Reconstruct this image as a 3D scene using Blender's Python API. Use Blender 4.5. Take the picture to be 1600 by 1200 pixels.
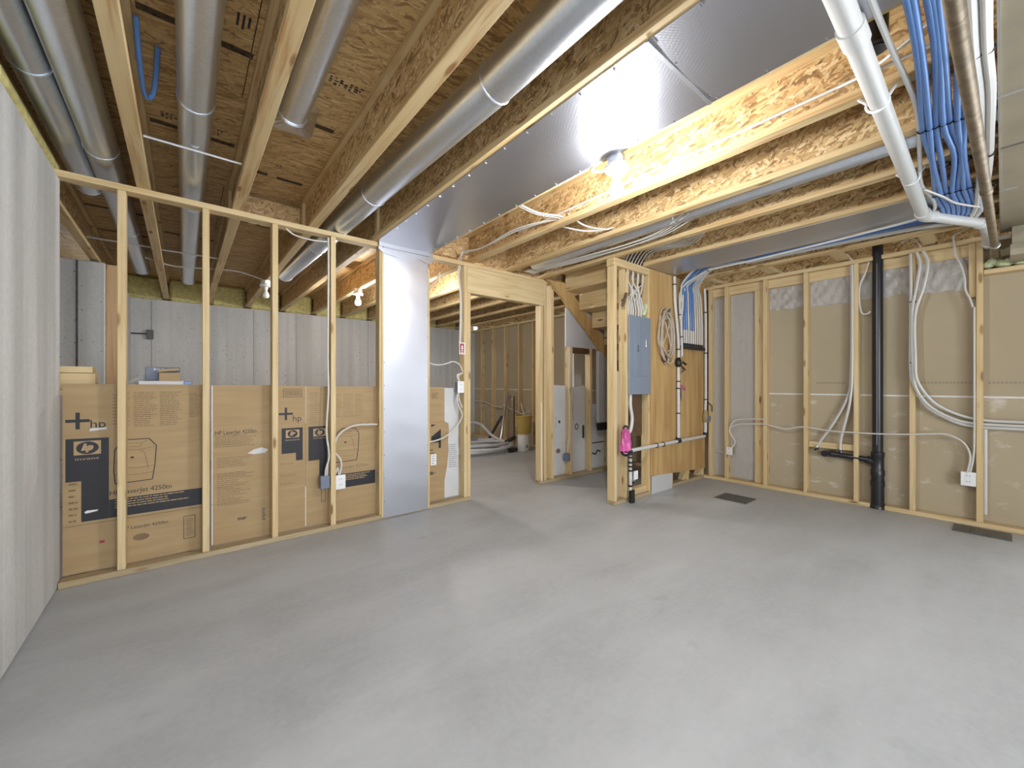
import bpy, bmesh, math, random
from mathutils import Vector, Matrix
random.seed(7)
for o in list(bpy.data.objects): bpy.data.objects.remove(o, do_unlink=True)
SC = bpy.context.scene
COL = SC.collection

# ------------------------------------------------------------------ camera
cam_d = bpy.data.cameras.new('camera'); cam = bpy.data.objects.new('camera', cam_d); COL.objects.link(cam)
cam.location = (0, 0, 1.17); cam.rotation_euler = (math.radians(90), 0, math.radians(-39.31))
cam_d.sensor_width = 36; cam_d.lens = 14.096; cam_d.clip_start = 0.02
SC.camera = cam
# ------------------------------------------------------------------ world, daylight, exposure
wd = bpy.data.worlds.new('world'); SC.world = wd; wd.use_nodes = True
wd.node_tree.nodes['Background'].inputs[0].default_value = (0.85, 0.92, 1, 1)
wd.node_tree.nodes['Background'].inputs[1].default_value = 1.0
def area(name, loc, rot, sx, sy, power, col):
    l = bpy.data.lights.new(name, 'AREA'); l.shape = 'RECTANGLE'; l.size = sx; l.size_y = sy
    l.energy = power; l.color = col
    o = bpy.data.objects.new(name, l); COL.objects.link(o); o.location = loc; o.rotation_euler = rot
    return o
# daylight through the glazed door (right wall) and the window (back wall), both unseen behind the camera; the window is added fill
area('daylight_door', (4.98, -1.75, 1.12), (math.radians(90), 0, math.radians(90)), 1.75, 2.0, 30, (0.88, 0.94, 1))
area('window_fill_light', (0.75, -3.22, 1.3), (math.radians(90), 0, 0), 2.2, 1.6, 92, (0.88, 0.94, 1))
BULB = 640.0
vs = SC.view_settings
vs.view_transform = 'Standard'; vs.look = 'None'; vs.gamma = 1.0; vs.exposure = 0.74
vs.use_curve_mapping = False

# ------------------------------------------------------------------ materials
def nd(nt, typ, ins=None, **at):
    n = nt.nodes.new(typ)
    for k, v in at.items(): setattr(n, k, v)
    for k, v in (ins or {}).items():
        s = n.inputs[k]
        if hasattr(v, 'is_output') or isinstance(v, bpy.types.NodeSocket): nt.links.new(v, s)
        else: s.default_value = v
    return n
def rgb(c): return (c[0], c[1], c[2], 1)
def newmat(name):
    m = bpy.data.materials.new(name); m.use_nodes = True
    nt = m.node_tree; b = nt.nodes['Principled BSDF']
    return m, nt, b
def ramp(nt, fac, stops):
    r = nd(nt, 'ShaderNodeValToRGB', {'Fac': fac}); e = r.color_ramp.elements
    while len(e) < len(stops): e.new(0.5)
    for i, (p, c) in enumerate(stops): e[i].position = p; e[i].color = rgb(c)
    return r.outputs['Color']
def coords(nt, scale, rot=(0, 0, 0), rnd=True, src='Object'):
    tc = nd(nt, 'ShaderNodeTexCoord')
    v = tc.outputs[src]
    if rnd:
        oi = nd(nt, 'ShaderNodeObjectInfo')
        mm = nd(nt, 'ShaderNodeMath', {0: oi.outputs['Random'], 1: 37.0}, operation='MULTIPLY')
        v = nd(nt, 'ShaderNodeVectorMath', {0: v, 1: mm.outputs[0]}, operation='ADD').outputs[0]
    mp = nd(nt, 'ShaderNodeMapping', {'Vector': v, 'Scale': scale, 'Rotation': rot})
    return mp.outputs[0]
def mixc(nt, fac, a, b, mode='MIX'):
    m = nd(nt, 'ShaderNodeMix', data_type='RGBA', blend_type=mode)
    for s, v in ((m.inputs[0], fac), (m.inputs[6], a), (m.inputs[7], b)):
        if isinstance(v, bpy.types.NodeSocket): nt.links.new(v, s)
        else: s.default_value = v if isinstance(v, float) else rgb(v)
    return m.outputs[2]
def bump(nt, b, h, st, d=0.01):
    bp = nd(nt, 'ShaderNodeBump', {'Height': h, 'Strength': st, 'Distance': d})
    nt.links.new(bp.outputs[0], b.inputs['Normal'])
def plain(name, c, rough=0.5, metal=0.0, var=0.06, scale=14):
    m, nt, b = newmat(name)
    n = nd(nt, 'ShaderNodeTexNoise', {'Vector': coords(nt, (1, 1, 1)), 'Scale': float(scale), 'Detail': 4.0})
    lo = tuple(max(0, x * (1 - var)) for x in c); hi = tuple(min(1, x * (1 + var)) for x in c)
    nt.links.new(ramp(nt, n.outputs['Fac'], [(0.3, lo), (0.7, hi)]), b.inputs['Base Color'])
    b.inputs['Roughness'].default_value = rough; b.inputs['Metallic'].default_value = metal
    return m
def wood(name, axis, light, dark, knot=(0.20, 0.10, 0.035)):
    m, nt, b = newmat(name)
    sc = [26.0, 26.0, 26.0]; sc[axis] = 1.3
    n = nd(nt, 'ShaderNodeTexNoise', {'Vector': coords(nt, sc), 'Scale': 1.6, 'Detail': 5.0, 'Distortion': 0.6})
    base = ramp(nt, n.outputs['Fac'], [(0.28, dark), (0.52, light), (0.75, tuple(min(1, x * 1.12) for x in light))])
    ks = [11.0, 11.0, 11.0]; ks[axis] = 3.0
    v = nd(nt, 'ShaderNodeTexVoronoi', {'Vector': coords(nt, ks), 'Scale': 1.0})
    kf = ramp(nt, v.outputs['Distance'], [(0.09, (1, 1, 1)), (0.17, (0, 0, 0))])
    col = mixc(nt, kf, base, knot)
    n2 = nd(nt, 'ShaderNodeTexNoise', {'Vector': coords(nt, (1, 1, 1)), 'Scale': 1.5, 'Detail': 2.0})
    col = mixc(nt, ramp(nt, n2.outputs['Fac'], [(0.35, (0, 0, 0)), (0.75, (0.5, 0.5, 0.5))]), col, tuple(x * y for x, y in zip(light, (0.86, 0.74, 0.55))))
    nt.links.new(col, b.inputs['Base Color']); b.inputs['Roughness'].default_value = 0.62
    bump(nt, b, n.outputs['Fac'], 0.12, 0.003)
    return m
PINE = ((0.65, 0.505, 0.285), (0.52, 0.37, 0.175))
WOOD = [wood('pine_along_%s' % 'xyz'[a], a, *PINE) for a in range(3)]
FLANGE = wood('flange_lumber', 1, (0.63, 0.48, 0.26), (0.45, 0.245, 0.09), (0.25, 0.11, 0.035))
def osb(name, plane, cols, size=1.0):
    m, nt, b = newmat(name)
    outs = []
    wn = nd(nt, 'ShaderNodeTexNoise', {'Vector': coords(nt, (1, 1, 1)), 'Scale': 9.0, 'Detail': 2.0})
    for i, a in enumerate((0.12, 0.5, -0.42) if plane == 'xy' else (0.2, 1.0, 2.2)):
        if plane == 'yz': sc = (1, 20 * size, 85 * size); rot = (a, 0, 0)
        elif plane == 'xz': sc = (20 * size, 1, 85 * size); rot = (0, a, 0)
        else: sc = (11 * size, 80 * size, 1); rot = (0, 0, a)
        tc = coords(nt, (1, 1, 1), rot)
        tc = nd(nt, 'ShaderNodeMix', {0: 0.05, 4: tc, 5: wn.outputs['Color']}, data_type='VECTOR').outputs[1]
        mp = nd(nt, 'ShaderNodeMapping', {'Vector': tc, 'Scale': sc, 'Location': (i * 3.3, i * 1.7, i * 0.9)})
        v = nd(nt, 'ShaderNodeTexVoronoi', {'Vector': mp.outputs[0], 'Scale': 1.0, 'Randomness': 1.0})
        sep = nd(nt, 'ShaderNodeSeparateColor', {'Color': v.outputs['Color']})
        outs.append((sep.outputs[0], sep.outputs[1]))
    gt1 = nd(nt, 'ShaderNodeMath', {0: outs[0][1], 1: 0.52}, operation='GREATER_THAN').outputs[0]
    gt2 = nd(nt, 'ShaderNodeMath', {0: outs[1][1], 1: 0.5}, operation='GREATER_THAN').outputs[0]
    def mf(f, a, c):
        x = nd(nt, 'ShaderNodeMix', {0: f, 2: a, 3: c}, data_type='FLOAT'); return x.outputs[0]
    val = mf(gt1, mf(gt2, outs[2][0], outs[1][0]), outs[0][0])
    col = ramp(nt, val, [(0.0, cols[0]), (0.12, cols[1]), (0.45, cols[2]), (0.8, cols[3]), (1.0, cols[4])])
    n = nd(nt, 'ShaderNodeTexNoise', {'Vector': coords(nt, (1, 1, 1)), 'Scale': 45.0, 'Detail': 4.0})
    col = mixc(nt, ramp(nt, n.outputs['Fac'], [(0.56, (0, 0, 0)), (0.68, (0.75, 0.75, 0.75))]), col, cols[0])
    col = mixc(nt, 0.15, col, ramp(nt, n.outputs['Fac'], [(0.3, cols[1]), (0.7, cols[4])]))
    nt.links.new(col, b.inputs['Base Color']); b.inputs['Roughness'].default_value = 0.6
    bump(nt, b, val, 0.25, 0.003)
    return m
OSBW = osb('oriented_strand_web', 'yz', [(0.14, 0.07, 0.022), (0.34, 0.185, 0.065), (0.57, 0.375, 0.16), (0.69, 0.50, 0.245), (0.82, 0.65, 0.39)])
OSBS = osb('oriented_strand_subfloor', 'xy', [(0.20, 0.105, 0.04), (0.40, 0.235, 0.09), (0.55, 0.36, 0.15), (0.63, 0.43, 0.19), (0.74, 0.54, 0.27)])
def concrete(name, lo, hi, streak=True, rough=0.85, gloss=False):
    m, nt, b = newmat(name)
    n1 = nd(nt, 'ShaderNodeTexNoise', {'Vector': coords(nt, (1, 1, 0.22) if streak else (1, 1, 1), rnd=False), 'Scale': 2.6, 'Detail': 6.0, 'Roughness': 0.6})
    n2 = nd(nt, 'ShaderNodeTexNoise', {'Vector': coords(nt, (1, 1, 1), rnd=False), 'Scale': 45.0, 'Detail': 5.0})
    col = ramp(nt, n1.outputs['Fac'], [(0.3, lo), (0.7, hi)])
    col = mixc(nt, 0.16, col, ramp(nt, n2.outputs['Fac'], [(0.3, tuple(x * 0.6 for x in lo)), (0.7, hi)]))
    if streak:
        # form-board joints and air pits
        st = nd(nt, 'ShaderNodeTexNoise', {'Vector': coords(nt, (7, 7, 0.12), rnd=False), 'Scale': 1.0, 'Detail': 3.0})
        col = mixc(nt, ramp(nt, st.outputs['Fac'], [(0.5, (0, 0, 0)), (0.7, (0.45, 0.45, 0.45))]), col, tuple(x * 0.78 for x in lo))
        v = nd(nt, 'ShaderNodeTexVoronoi', {'Vector': coords(nt, (1, 1, 0.8), rnd=False), 'Scale': 22.0})
        sepc = nd(nt, 'ShaderNodeSeparateColor', {'Color': v.outputs['Color']})
        big = nd(nt, 'ShaderNodeMath', {0: sepc.outputs[0], 1: 0.15}, operation='MULTIPLY').outputs[0]
        pit = nd(nt, 'ShaderNodeMath', {0: v.outputs['Distance'], 1: big}, operation='LESS_THAN').outputs[0]
        col = mixc(nt, pit, col, (0.16, 0.16, 0.15))
        hh = nd(nt, 'ShaderNodeMath', {0: n2.outputs['Fac'], 1: pit}, operation='SUBTRACT').outputs[0]
        bump(nt, b, hh, 0.25, 0.004)
    else:
        n3 = nd(nt, 'ShaderNodeTexNoise', {'Vector': coords(nt, (0.5, 1.6, 1), (0, 0, 0.5), rnd=False), 'Scale': 1.1, 'Detail': 5.0, 'Roughness': 0.65})
        col = mixc(nt, ramp(nt, n3.outputs['Fac'], [(0.42, (0, 0, 0)), (0.72, (0.7, 0.7, 0.7))]), col, tuple(min(1, x * 1.2) for x in hi))
        v = nd(nt, 'ShaderNodeTexNoise', {'Vector': coords(nt, (1, 1, 1), rnd=False), 'Scale': 5.0, 'Detail': 8.0})
        col = mixc(nt, ramp(nt, v.outputs['Fac'], [(0.66, (0, 0, 0)), (0.78, (0.4, 0.4, 0.4))]), col, tuple(x * 0.7 for x in lo))
        bump(nt, b, n2.outputs['Fac'], 0.05, 0.002)
        nt.links.new(nd(nt, 'ShaderNodeMapRange', {'Value': n1.outputs['Fac'], 'To Min': rough - 0.08, 'To Max': rough + 0.1}).outputs[0], b.inputs['Roughness'])
    nt.links.new(col, b.inputs['Base Color'])
    if streak: b.inputs['Roughness'].default_value = rough
    return m
CONC = concrete('cast_concrete', (0.50, 0.50, 0.49), (0.70, 0.70, 0.69))
FLOORM = concrete('floor_concrete', (0.375, 0.388, 0.40), (0.45, 0.463, 0.475), False, 0.47)
def metal(name, c, rough, spangle=40.0, bm=0.0, var=0.18):
    m, nt, b = newmat(name)
    v = nd(nt, 'ShaderNodeTexVoronoi', {'Vector': coords(nt, (1, 1, 1)), 'Scale': spangle})
    s = nd(nt, 'ShaderNodeSeparateColor', {'Color': v.outputs['Color']})
    nt.links.new(ramp(nt, s.outputs[0], [(0, tuple(x * (1 - var) for x in c)), (1, c)]), b.inputs['Base Color'])
    nt.links.new(nd(nt, 'ShaderNodeMapRange', {'Value': s.outputs[1], 'To Min': rough - 0.02, 'To Max': rough + 0.03}).outputs[0], b.inputs['Roughness'])
    b.inputs['Metallic'].default_value = 1.0
    if bm:
        n = nd(nt, 'ShaderNodeTexNoise', {'Vector': coords(nt, (1, 1, 1)), 'Scale': 5.0, 'Detail': 3.0})
        bump(nt, b, n.outputs['Fac'], bm, 0.02)
    return m
GALV = metal('galvanised_steel', (0.78, 0.83, 0.90), 0.35, 120, 0.0, 0.07)
PLENUM = plain('duct_sheet', (0.36, 0.315, 0.225), 0.45, 0.25, 0.08, 6)
def foilmat():
    m, nt, b = newmat('foil_facing')
    v = nd(nt, 'ShaderNodeTexVoronoi', {'Vector': coords(nt, (1, 1, 1), (0.6, 0.6, 0.785), rnd=False), 'Scale': 95.0, 'Randomness': 0.12})
    n = nd(nt, 'ShaderNodeTexNoise', {'Vector': coords(nt, (1, 1, 1), rnd=False), 'Scale': 2.2, 'Detail': 4.0})
    h = nd(nt, 'ShaderNodeMath', {0: nd(nt, 'ShaderNodeMath', {0: v.outputs['Distance'], 1: 0.12}, operation='MULTIPLY').outputs[0], 1: n.outputs['Fac']}, operation='ADD')
    b.inputs['Base Color'].default_value = (0.53, 0.54, 0.59, 1); b.inputs['Metallic'].default_value = 1.0
    nt.links.new(nd(nt, 'ShaderNodeMapRange', {'Value': n.outputs['Fac'], 'To Min': 0.35, 'To Max': 0.42}).outputs[0], b.inputs['Roughness'])
    bump(nt, b, h.outputs[0], 0.16, 0.02)
    return m
FOIL = foilmat()
def cardmat():
    m, nt, b = newmat('corrugated_cardboard')
    n = nd(nt, 'ShaderNodeTexNoise', {'Vector': coords(nt, (1, 1, 9)), 'Scale': 3.0, 'Detail': 5.0})
    w = nd(nt, 'ShaderNodeTexNoise', {'Vector': coords(nt, (1, 1, 1)), 'Scale': 3.0, 'Detail': 3.0})
    col = ramp(nt, n.outputs['Fac'], [(0.3, (0.36, 0.245, 0.12)), (0.7, (0.42, 0.295, 0.15))])
    col = mixc(nt, ramp(nt, w.outputs['Fac'], [(0.4, (0, 0, 0)), (0.8, (0.45, 0.45, 0.45))]), col, (0.33, 0.215, 0.10))
    nt.links.new(col, b.inputs['Base Color']); b.inputs['Roughness'].default_value = 0.7
    bump(nt, b, n.outputs['Fac'], 0.08, 0.004)
    return m
CARD = cardmat()
CARDEDGE = plain('cardboard_print_tan', (0.45, 0.31, 0.165), 0.7)
WCARD = plain('white_cardboard', (0.60, 0.60, 0.60), 0.6, var=0.05, scale=4)
INK = plain('black_ink', (0.018, 0.018, 0.024), 0.4)
NAVY = plain('dark_navy_ink', (0.014, 0.013, 0.018), 0.55)
FADE = plain('faded_ink', (0.20, 0.13, 0.07), 0.7)
GREYINK = plain('grey_ink', (0.22, 0.22, 0.23), 0.6)
def plymat():
    m, nt, b = newmat('plywood_face')
    n = nd(nt, 'ShaderNodeTexNoise', {'Vector': coords(nt, (6, 6, 0.55)), 'Scale': 1.4, 'Detail': 5.0, 'Distortion': 1.2})
    col = ramp(nt, n.outputs['Fac'], [(0.28, (0.36, 0.20, 0.07)), (0.5, (0.50, 0.315, 0.125)), (0.72, (0.60, 0.41, 0.18))])
    nt.links.new(col, b.inputs['Base Color']); b.inputs['Roughness'].default_value = 0.55
    return m
PLY = plymat()
def drymat(name, s0):
    m, nt, b = newmat(name)
    n = nd(nt, 'ShaderNodeTexNoise', {'Vector': coords(nt, (1, 1, 1)), 'Scale': 1.2, 'Detail': 3.0})
    col = ramp(nt, n.outputs['Fac'], [(0.3, (0.39, 0.32, 0.21)), (0.7, (0.44, 0.365, 0.25))])
    s = nd(nt, 'ShaderNodeTexNoise', {'Vector': coords(nt, (1, 1.2, 2.2)), 'Scale': 4.2, 'Detail': 7.0, 'Roughness': 0.62})
    col = mixc(nt, ramp(nt, s.outputs['Fac'], [(s0, (0, 0, 0)), (s0 + 0.1, (0.55, 0.55, 0.55))]), col, (0.66, 0.63, 0.58))
    nt.links.new(col, b.inputs['Base Color']); b.inputs['Roughness'].default_value = 0.75
    return m
DRYB = drymat('drywall_back_paper', 0.7); DRYL = drymat('drywall_back_scuffed', 0.585)
DRYC = plain('drywall_back_clean', (0.42, 0.36, 0.265), 0.7, var=0.04, scale=2)
DRYW = plain('drywall_edge_white', (0.72, 0.71, 0.68), 0.7)
DRYG = plain('drywall_grey', (0.50, 0.49, 0.49), 0.7, var=0.03, scale=3)
def polymat():
    m, nt, b = newmat('poly_vapour_film')
    nt.nodes.remove(b); out = nt.nodes['Material Output']
    n = nd(nt, 'ShaderNodeTexNoise', {'Vector': coords(nt, (1, 1, 1)), 'Scale': 9.0, 'Detail': 3.0, 'Distortion': 1.5})
    bp = nd(nt, 'ShaderNodeBump', {'Height': n.outputs['Fac'], 'Strength': 0.6, 'Distance': 0.03})
    tr = nd(nt, 'ShaderNodeBsdfTransparent', {'Color': (0.93, 0.93, 0.95, 1)})
    gl = nd(nt, 'ShaderNodeBsdfPrincipled', {'Base Color': (0.72, 0.70, 0.68, 1), 'Roughness': 0.1, 'Normal': bp.outputs[0]})
    mx = nd(nt, 'ShaderNodeMixShader', {0: 0.45, 1: tr.outputs[0], 2: gl.outputs[0]})
    nt.links.new(mx.outputs[0], out.inputs[0])
    return m
POLY = polymat()
PVC = plain('white_pvc', (0.62, 0.62, 0.60), 0.32, var=0.02)
PEXW = plain('white_pex', (0.60, 0.59, 0.565), 0.35, var=0.03)
PEXB = plain('blue_pex', (0.10, 0.225, 0.52), 0.35, var=0.06)
CABLE = plain('white_cable_jacket', (0.62, 0.60, 0.555), 0.45, var=0.03)
CABLEB = plain('beige_cable_jacket', (0.50, 0.41, 0.32), 0.5, var=0.08)
ABS = plain('black_abs', (0.018, 0.018, 0.022), 0.3)
BLK = plain('black_plastic', (0.012, 0.012, 0.014), 0.4)
STEELP = metal('weathered_steel_pipe', (0.33, 0.265, 0.19), 0.5, 30, 0.3, 0.35)
PANELG = plain('grey_enamel', (0.18, 0.215, 0.27), 0.38, var=0.02)
PANELG2 = plain('grey_enamel_pale', (0.215, 0.255, 0.315), 0.36, var=0.02)
WHITEP = plain('white_plastic', (0.80, 0.80, 0.80), 0.35, var=0.02)
BLUEBOX = plain('blue_grey_plastic', (0.16, 0.19, 0.26), 0.45, var=0.05)
BATT = plain('yellow_glass_wool', (0.60, 0.53, 0.22), 0.95, var=0.2, scale=22)
FOAM = plain('green_spray_foam', (0.55, 0.60, 0.36), 0.9, var=0.25, scale=30)
REDM = plain('red_card', (0.33, 0.03, 0.055), 0.5)
PINK = plain('pink_plastic', (0.60, 0.10, 0.32), 0.3, var=0.2)
GRILLE = plain('dark_grille', (0.105, 0.105, 0.10), 0.5, var=0.2)
BRONZE = plain('brass_brown', (0.32, 0.22, 0.10), 0.4)
BUCKY = plain('yellow_bucket', (0.52, 0.36, 0.10), 0.6)
DARKWD = plain('dark_backing', (0.10, 0.055, 0.025), 0.7, var=0.25)
CHROME = metal('chrome', (0.85, 0.85, 0.87), 0.15, 5)
PORC = plain('porcelain', (0.80, 0.80, 0.78), 0.25, var=0.02)
WALLP = plain('painted_back_wall', (0.62, 0.61, 0.58), 0.8, var=0.03, scale=3)
def emit(name, c, s):
    m, nt, b = newmat(name)
    b.inputs['Base Color'].default_value = rgb(c); b.inputs['Emission Color'].default_value = rgb(c)
    b.inputs['Emission Strength'].default_value = s
    return m
GLOW = emit('lit_bulb_glass', (0.97, 0.98, 1.0), BULB)
GLOW2 = emit('lit_bulb_glass_small', (1.0, 0.98, 0.96), BULB * 0.62)
GLOW3 = emit('fill_bulb_glass', (0.97, 0.98, 1.0), BULB * 0.4)
FROST = plain('unlit_bulb_glass', (0.85, 0.85, 0.84), 0.25)
def glassmat():
    m, nt, b = newmat('window_glass')
    nt.nodes.remove(b)
    t = nd(nt, 'ShaderNodeBsdfTransparent'); g = nd(nt, 'ShaderNodeBsdfGlossy', {'Roughness': 0.02})
    n = nd(nt, 'ShaderNodeTexNoise', {'Scale': 3.0})
    mr = nd(nt, 'ShaderNodeMapRange', {'Value': n.outputs['Fac'], 'To Min': 0.05, 'To Max': 0.09})
    mx = nd(nt, 'ShaderNodeMixShader', {0: mr.outputs[0], 1: t.outputs[0], 2: g.outputs[0]})
    nt.links.new(mx.outputs[0], nt.nodes['Material Output'].inputs[0]); return m
GLASS = glassmat()

# ------------------------------------------------------------------ builders
ORG = {}
def tag(o, label=None, cat=None, group=None, kind=None):
    if label: o['label'] = label
    if cat: o['category'] = cat
    if group: o['group'] = group
    if kind: o['kind'] = kind
    return o
def link(o, origin, parent):
    COL.objects.link(o); ORG[o] = Vector(origin)
    if parent is not None:
        o.parent = parent; o.location = Vector(origin) - ORG[parent]
    else: o.location = origin
    return o
def empty(name, loc, label=None, cat=None, group=None, kind=None):
    o = bpy.data.objects.new(name, None); o.empty_display_size = 0.05
    return tag(link(o, loc, None), label, cat, group, kind)
def mk(name, v, f, mat, parent=None, smooth=False, key=None, origin=None):
    if origin is None:
        mn = [min(p[i] for p in v) for i in range(3)]; mx = [max(p[i] for p in v) for i in range(3)]
        origin = ((mn[0] + mx[0]) / 2, (mn[1] + mx[1]) / 2, mn[2])
    me = bpy.data.meshes.new(name)
    me.from_pydata([(p[0] - origin[0], p[1] - origin[1], p[2] - origin[2]) for p in v], [], f)
    me.materials.append(mat)
    if smooth: me.polygons.foreach_set('use_smooth', [True] * len(me.polygons))
    me.update()
    return link(bpy.data.objects.new(name, me), origin, parent)
def cbox(dx, dy, dz, b):
    """chamfered box around the origin in x and y, from 0 up in z"""
    hx, hy = dx / 2, dy / 2
    if b <= 0:
        v = [(sx * hx, sy * hy, z) for z in (0, dz) for sy in (-1, 1) for sx in (-1, 1)]
        f = [(0, 2, 3, 1), (4, 5, 7, 6), (0, 1, 5, 4), (2, 6, 7, 3), (0, 4, 6, 2), (1, 3, 7, 5)]
        return v, f
    b = min(b, dx * 0.3, dy * 0.3, dz * 0.3)
    bm = bmesh.new(); bmesh.ops.create_cube(bm, size=1)
    for p in bm.verts: p.co = Vector((p.co.x * dx, p.co.y * dy, (p.co.z + 0.5) * dz))
    bmesh.ops.bevel(bm, geom=bm.edges[:], offset=b, segments=1, affect='EDGES', clamp_overlap=True)
    bm.verts.ensure_lookup_table()
    v = [tuple(p.co) for p in bm.verts]; f = [tuple(q.index for q in fc.verts) for fc in bm.faces]
    bm.free(); return v, f
BOXC = {}
def box(name, a, b, mat, parent=None, bev=0.0025):
    d = [round(b[i] - a[i], 4) for i in range(3)]
    if mat == 'wood': mat = WOOD[d.index(max(d))]
    k = (d[0], d[1], d[2], mat.name, bev)
    if k not in BOXC:
        v, f = cbox(d[0], d[1], d[2], bev)
        me = bpy.data.meshes.new(name); me.from_pydata(v, [], f); me.materials.append(mat); me.update(); BOXC[k] = me
    return link(bpy.data.objects.new(name, BOXC[k]), ((a[0] + b[0]) / 2, (a[1] + b[1]) / 2, a[2]), parent)
def spline(pts, sub):
    if sub <= 1: return [Vector(p) for p in pts]
    P = [Vector(p) for p in pts]; P = [P[0] * 2 - P[1]] + P + [P[-1] * 2 - P[-2]]
    out = []
    for i in range(1, len(P) - 2):
        for s in range(sub):
            t = s / sub; a, b, c, d = P[i - 1], P[i], P[i + 1], P[i + 2]
            out.append(0.5 * ((2 * b) + (c - a) * t + (2 * a - 5 * b + 4 * c - d) * t * t + (3 * b - a - 3 * c + d) * t ** 3))
    out.append(P[-2]); return out
class MB:
    def __init__(s): s.v = []; s.f = []
    def add(s, v, f):
        n = len(s.v); s.v += [tuple(p) for p in v]; s.f += [tuple(i + n for i in q) for q in f]; return s
    def box(s, a, b, bev=0.0):
        v, f = cbox(b[0] - a[0], b[1] - a[1], b[2] - a[2], bev)
        c = ((a[0] + b[0]) / 2, (a[1] + b[1]) / 2, a[2])
        return s.add([(p[0] + c[0], p[1] + c[1], p[2] + c[2]) for p in v], f)
    def tube(s, pts, r, n=8, sub=1, cap=True, flat=1.0):
        P = spline(pts, sub); R = r if isinstance(r, (list, tuple)) else None
        up = None; v = []; f = []
        for i, p in enumerate(P):
            t = (P[min(i + 1, len(P) - 1)] - P[max(i - 1, 0)])
            if t.length < 1e-9: t = Vector((0, 0, 1))
            t.normalize()
            if up is None:
                up = Vector((0, 0, 1)) if abs(t.z) < 0.9 else Vector((0, 1, 0))
            x = t.cross(up)
            if x.length < 1e-6: x = t.cross(Vector((1, 0, 0)))
            x.normalize(); up = x.cross(t).normalized()
            rr = R[int(i * (len(R) - 1) / max(1, len(P) - 1))] if R else r
            for k in range(n):
                an = 2 * math.pi * k / n
                v.append(p + x * math.cos(an) * rr + up * math.sin(an) * rr * flat)
        for i in range(len(P) - 1):
            for k in range(n):
                f.append((i * n + k, i * n + (k + 1) % n, (i + 1) * n + (k + 1) % n, (i + 1) * n + k))
        if cap:
            f.append(tuple(range(n))[::-1]); f.append(tuple((len(P) - 1) * n + k for k in range(n)))
        return s.add(v, f)
    def lathe(s, c, prof, n=16, axis=(0, 0, 1)):
        """prof = [(radius, height)] turned about axis through c"""
        q = Vector((0, 0, 1)).rotation_difference(Vector(axis)); v = []; f = []; c = Vector(c)
        for (r, h) in prof:
            for k in range(n):
                a = 2 * math.pi * k / n; v.append(c + q @ Vector((r * math.cos(a), r * math.sin(a), h)))
        for i in range(len(prof) - 1):
            for k in range(n): f.append((i * n + k, i * n + (k + 1) % n, (i + 1) * n + (k + 1) % n, (i + 1) * n + k))
        f.append(tuple(range(n))[::-1]); f.append(tuple((len(prof) - 1) * n + k for k in range(n)))
        return s.add(v, f)
    def torus(s, c, R, r, axis=(0, 0, 1), n=14, m=5):
        q = Vector((0, 0, 1)).rotation_difference(Vector(axis)); v = []; f = []; c = Vector(c)
        for i in range(n):
            a = 2 * math.pi * i / n
            for j in range(m):
                b = 2 * math.pi * j / m
                v.append(c + q @ Vector(((R + r * math.cos(b)) * math.cos(a), (R + r * math.cos(b)) * math.sin(a), r * math.sin(b))))
        for i in range(n):
            for j in range(m): f.append((i * m + j, ((i + 1) % n) * m + j, ((i + 1) % n) * m + (j + 1) % m, i * m + (j + 1) % m))
        return s.add(v, f)
    def prism(s, poly, axis, a, b):
        """polygon in the plane normal to axis (0,1,2), extruded a..b"""
        o = [i for i in range(3) if i != axis]; n = len(poly); v = []
        for h in (a, b):
            for p in poly:
                q = [0, 0, 0]; q[o[0]] = p[0]; q[o[1]] = p[1]; q[axis] = h; v.append(q)
        f = [tuple(range(n)), tuple(range(n, 2 * n))[::-1]] + [(i, i + n, (i + 1) % n + n, (i + 1) % n) for i in range(n)]
        return s.add(v, f)
    def build(s, name, mat, parent=None, smooth=False, bev=0, origin=None):
        o = mk(name, s.v, s.f, mat, parent, smooth, origin=origin)
        bm = bmesh.new(); bm.from_mesh(o.data); bmesh.ops.recalc_face_normals(bm, faces=bm.faces); bm.to_mesh(o.data); bm.free()
        if smooth:
            try: o.data.set_sharp_from_angle(angle=math.radians(40))
            except Exception: pass
        return o
def tube(name, pts, r, mat, parent=None, n=8, sub=1, flat=1.0): return MB().tube(pts, r, n, sub, True, flat).build(name, mat, parent, True)
def text(name, body, x, z, h, mat, parent, y, width=None, shear=0.0, bold=0.0):
    """flat print on a plane facing -Y, baseline at x,z"""
    cu = bpy.data.curves.new(name, 'FONT'); cu.body = body; cu.size = h * 1.4; cu.shear = shear; cu.offset = bold; cu.resolution_u = 3
    t = bpy.data.objects.new(name, cu); COL.objects.link(t)
    me = bpy.data.meshes.new_from_object(t.evaluated_get(bpy.context.evaluated_depsgraph_get()))
    bpy.data.objects.remove(t, do_unlink=True)
    xs = [v.co.x for v in me.vertices] or [0, 1]; k = 1.0
    if width: k = width / max(1e-6, max(xs) - min(xs))
    for v in me.vertices: v.co = Vector(((v.co.x - min(xs)) * k, 0, v.co.y))
    me.materials.clear(); me.materials.append(mat); me.name = name
    return link(bpy.data.objects.new(name, me), (x, y, z), parent)

# ================================================================== THE SETTING
tag(box('floor', (-2.1, -3.45, -0.12), (5.3, 7.95, 0.0), FLOORM, None, 0), 'pale grey smooth concrete slab floor', 'floor', kind='structure')
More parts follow.
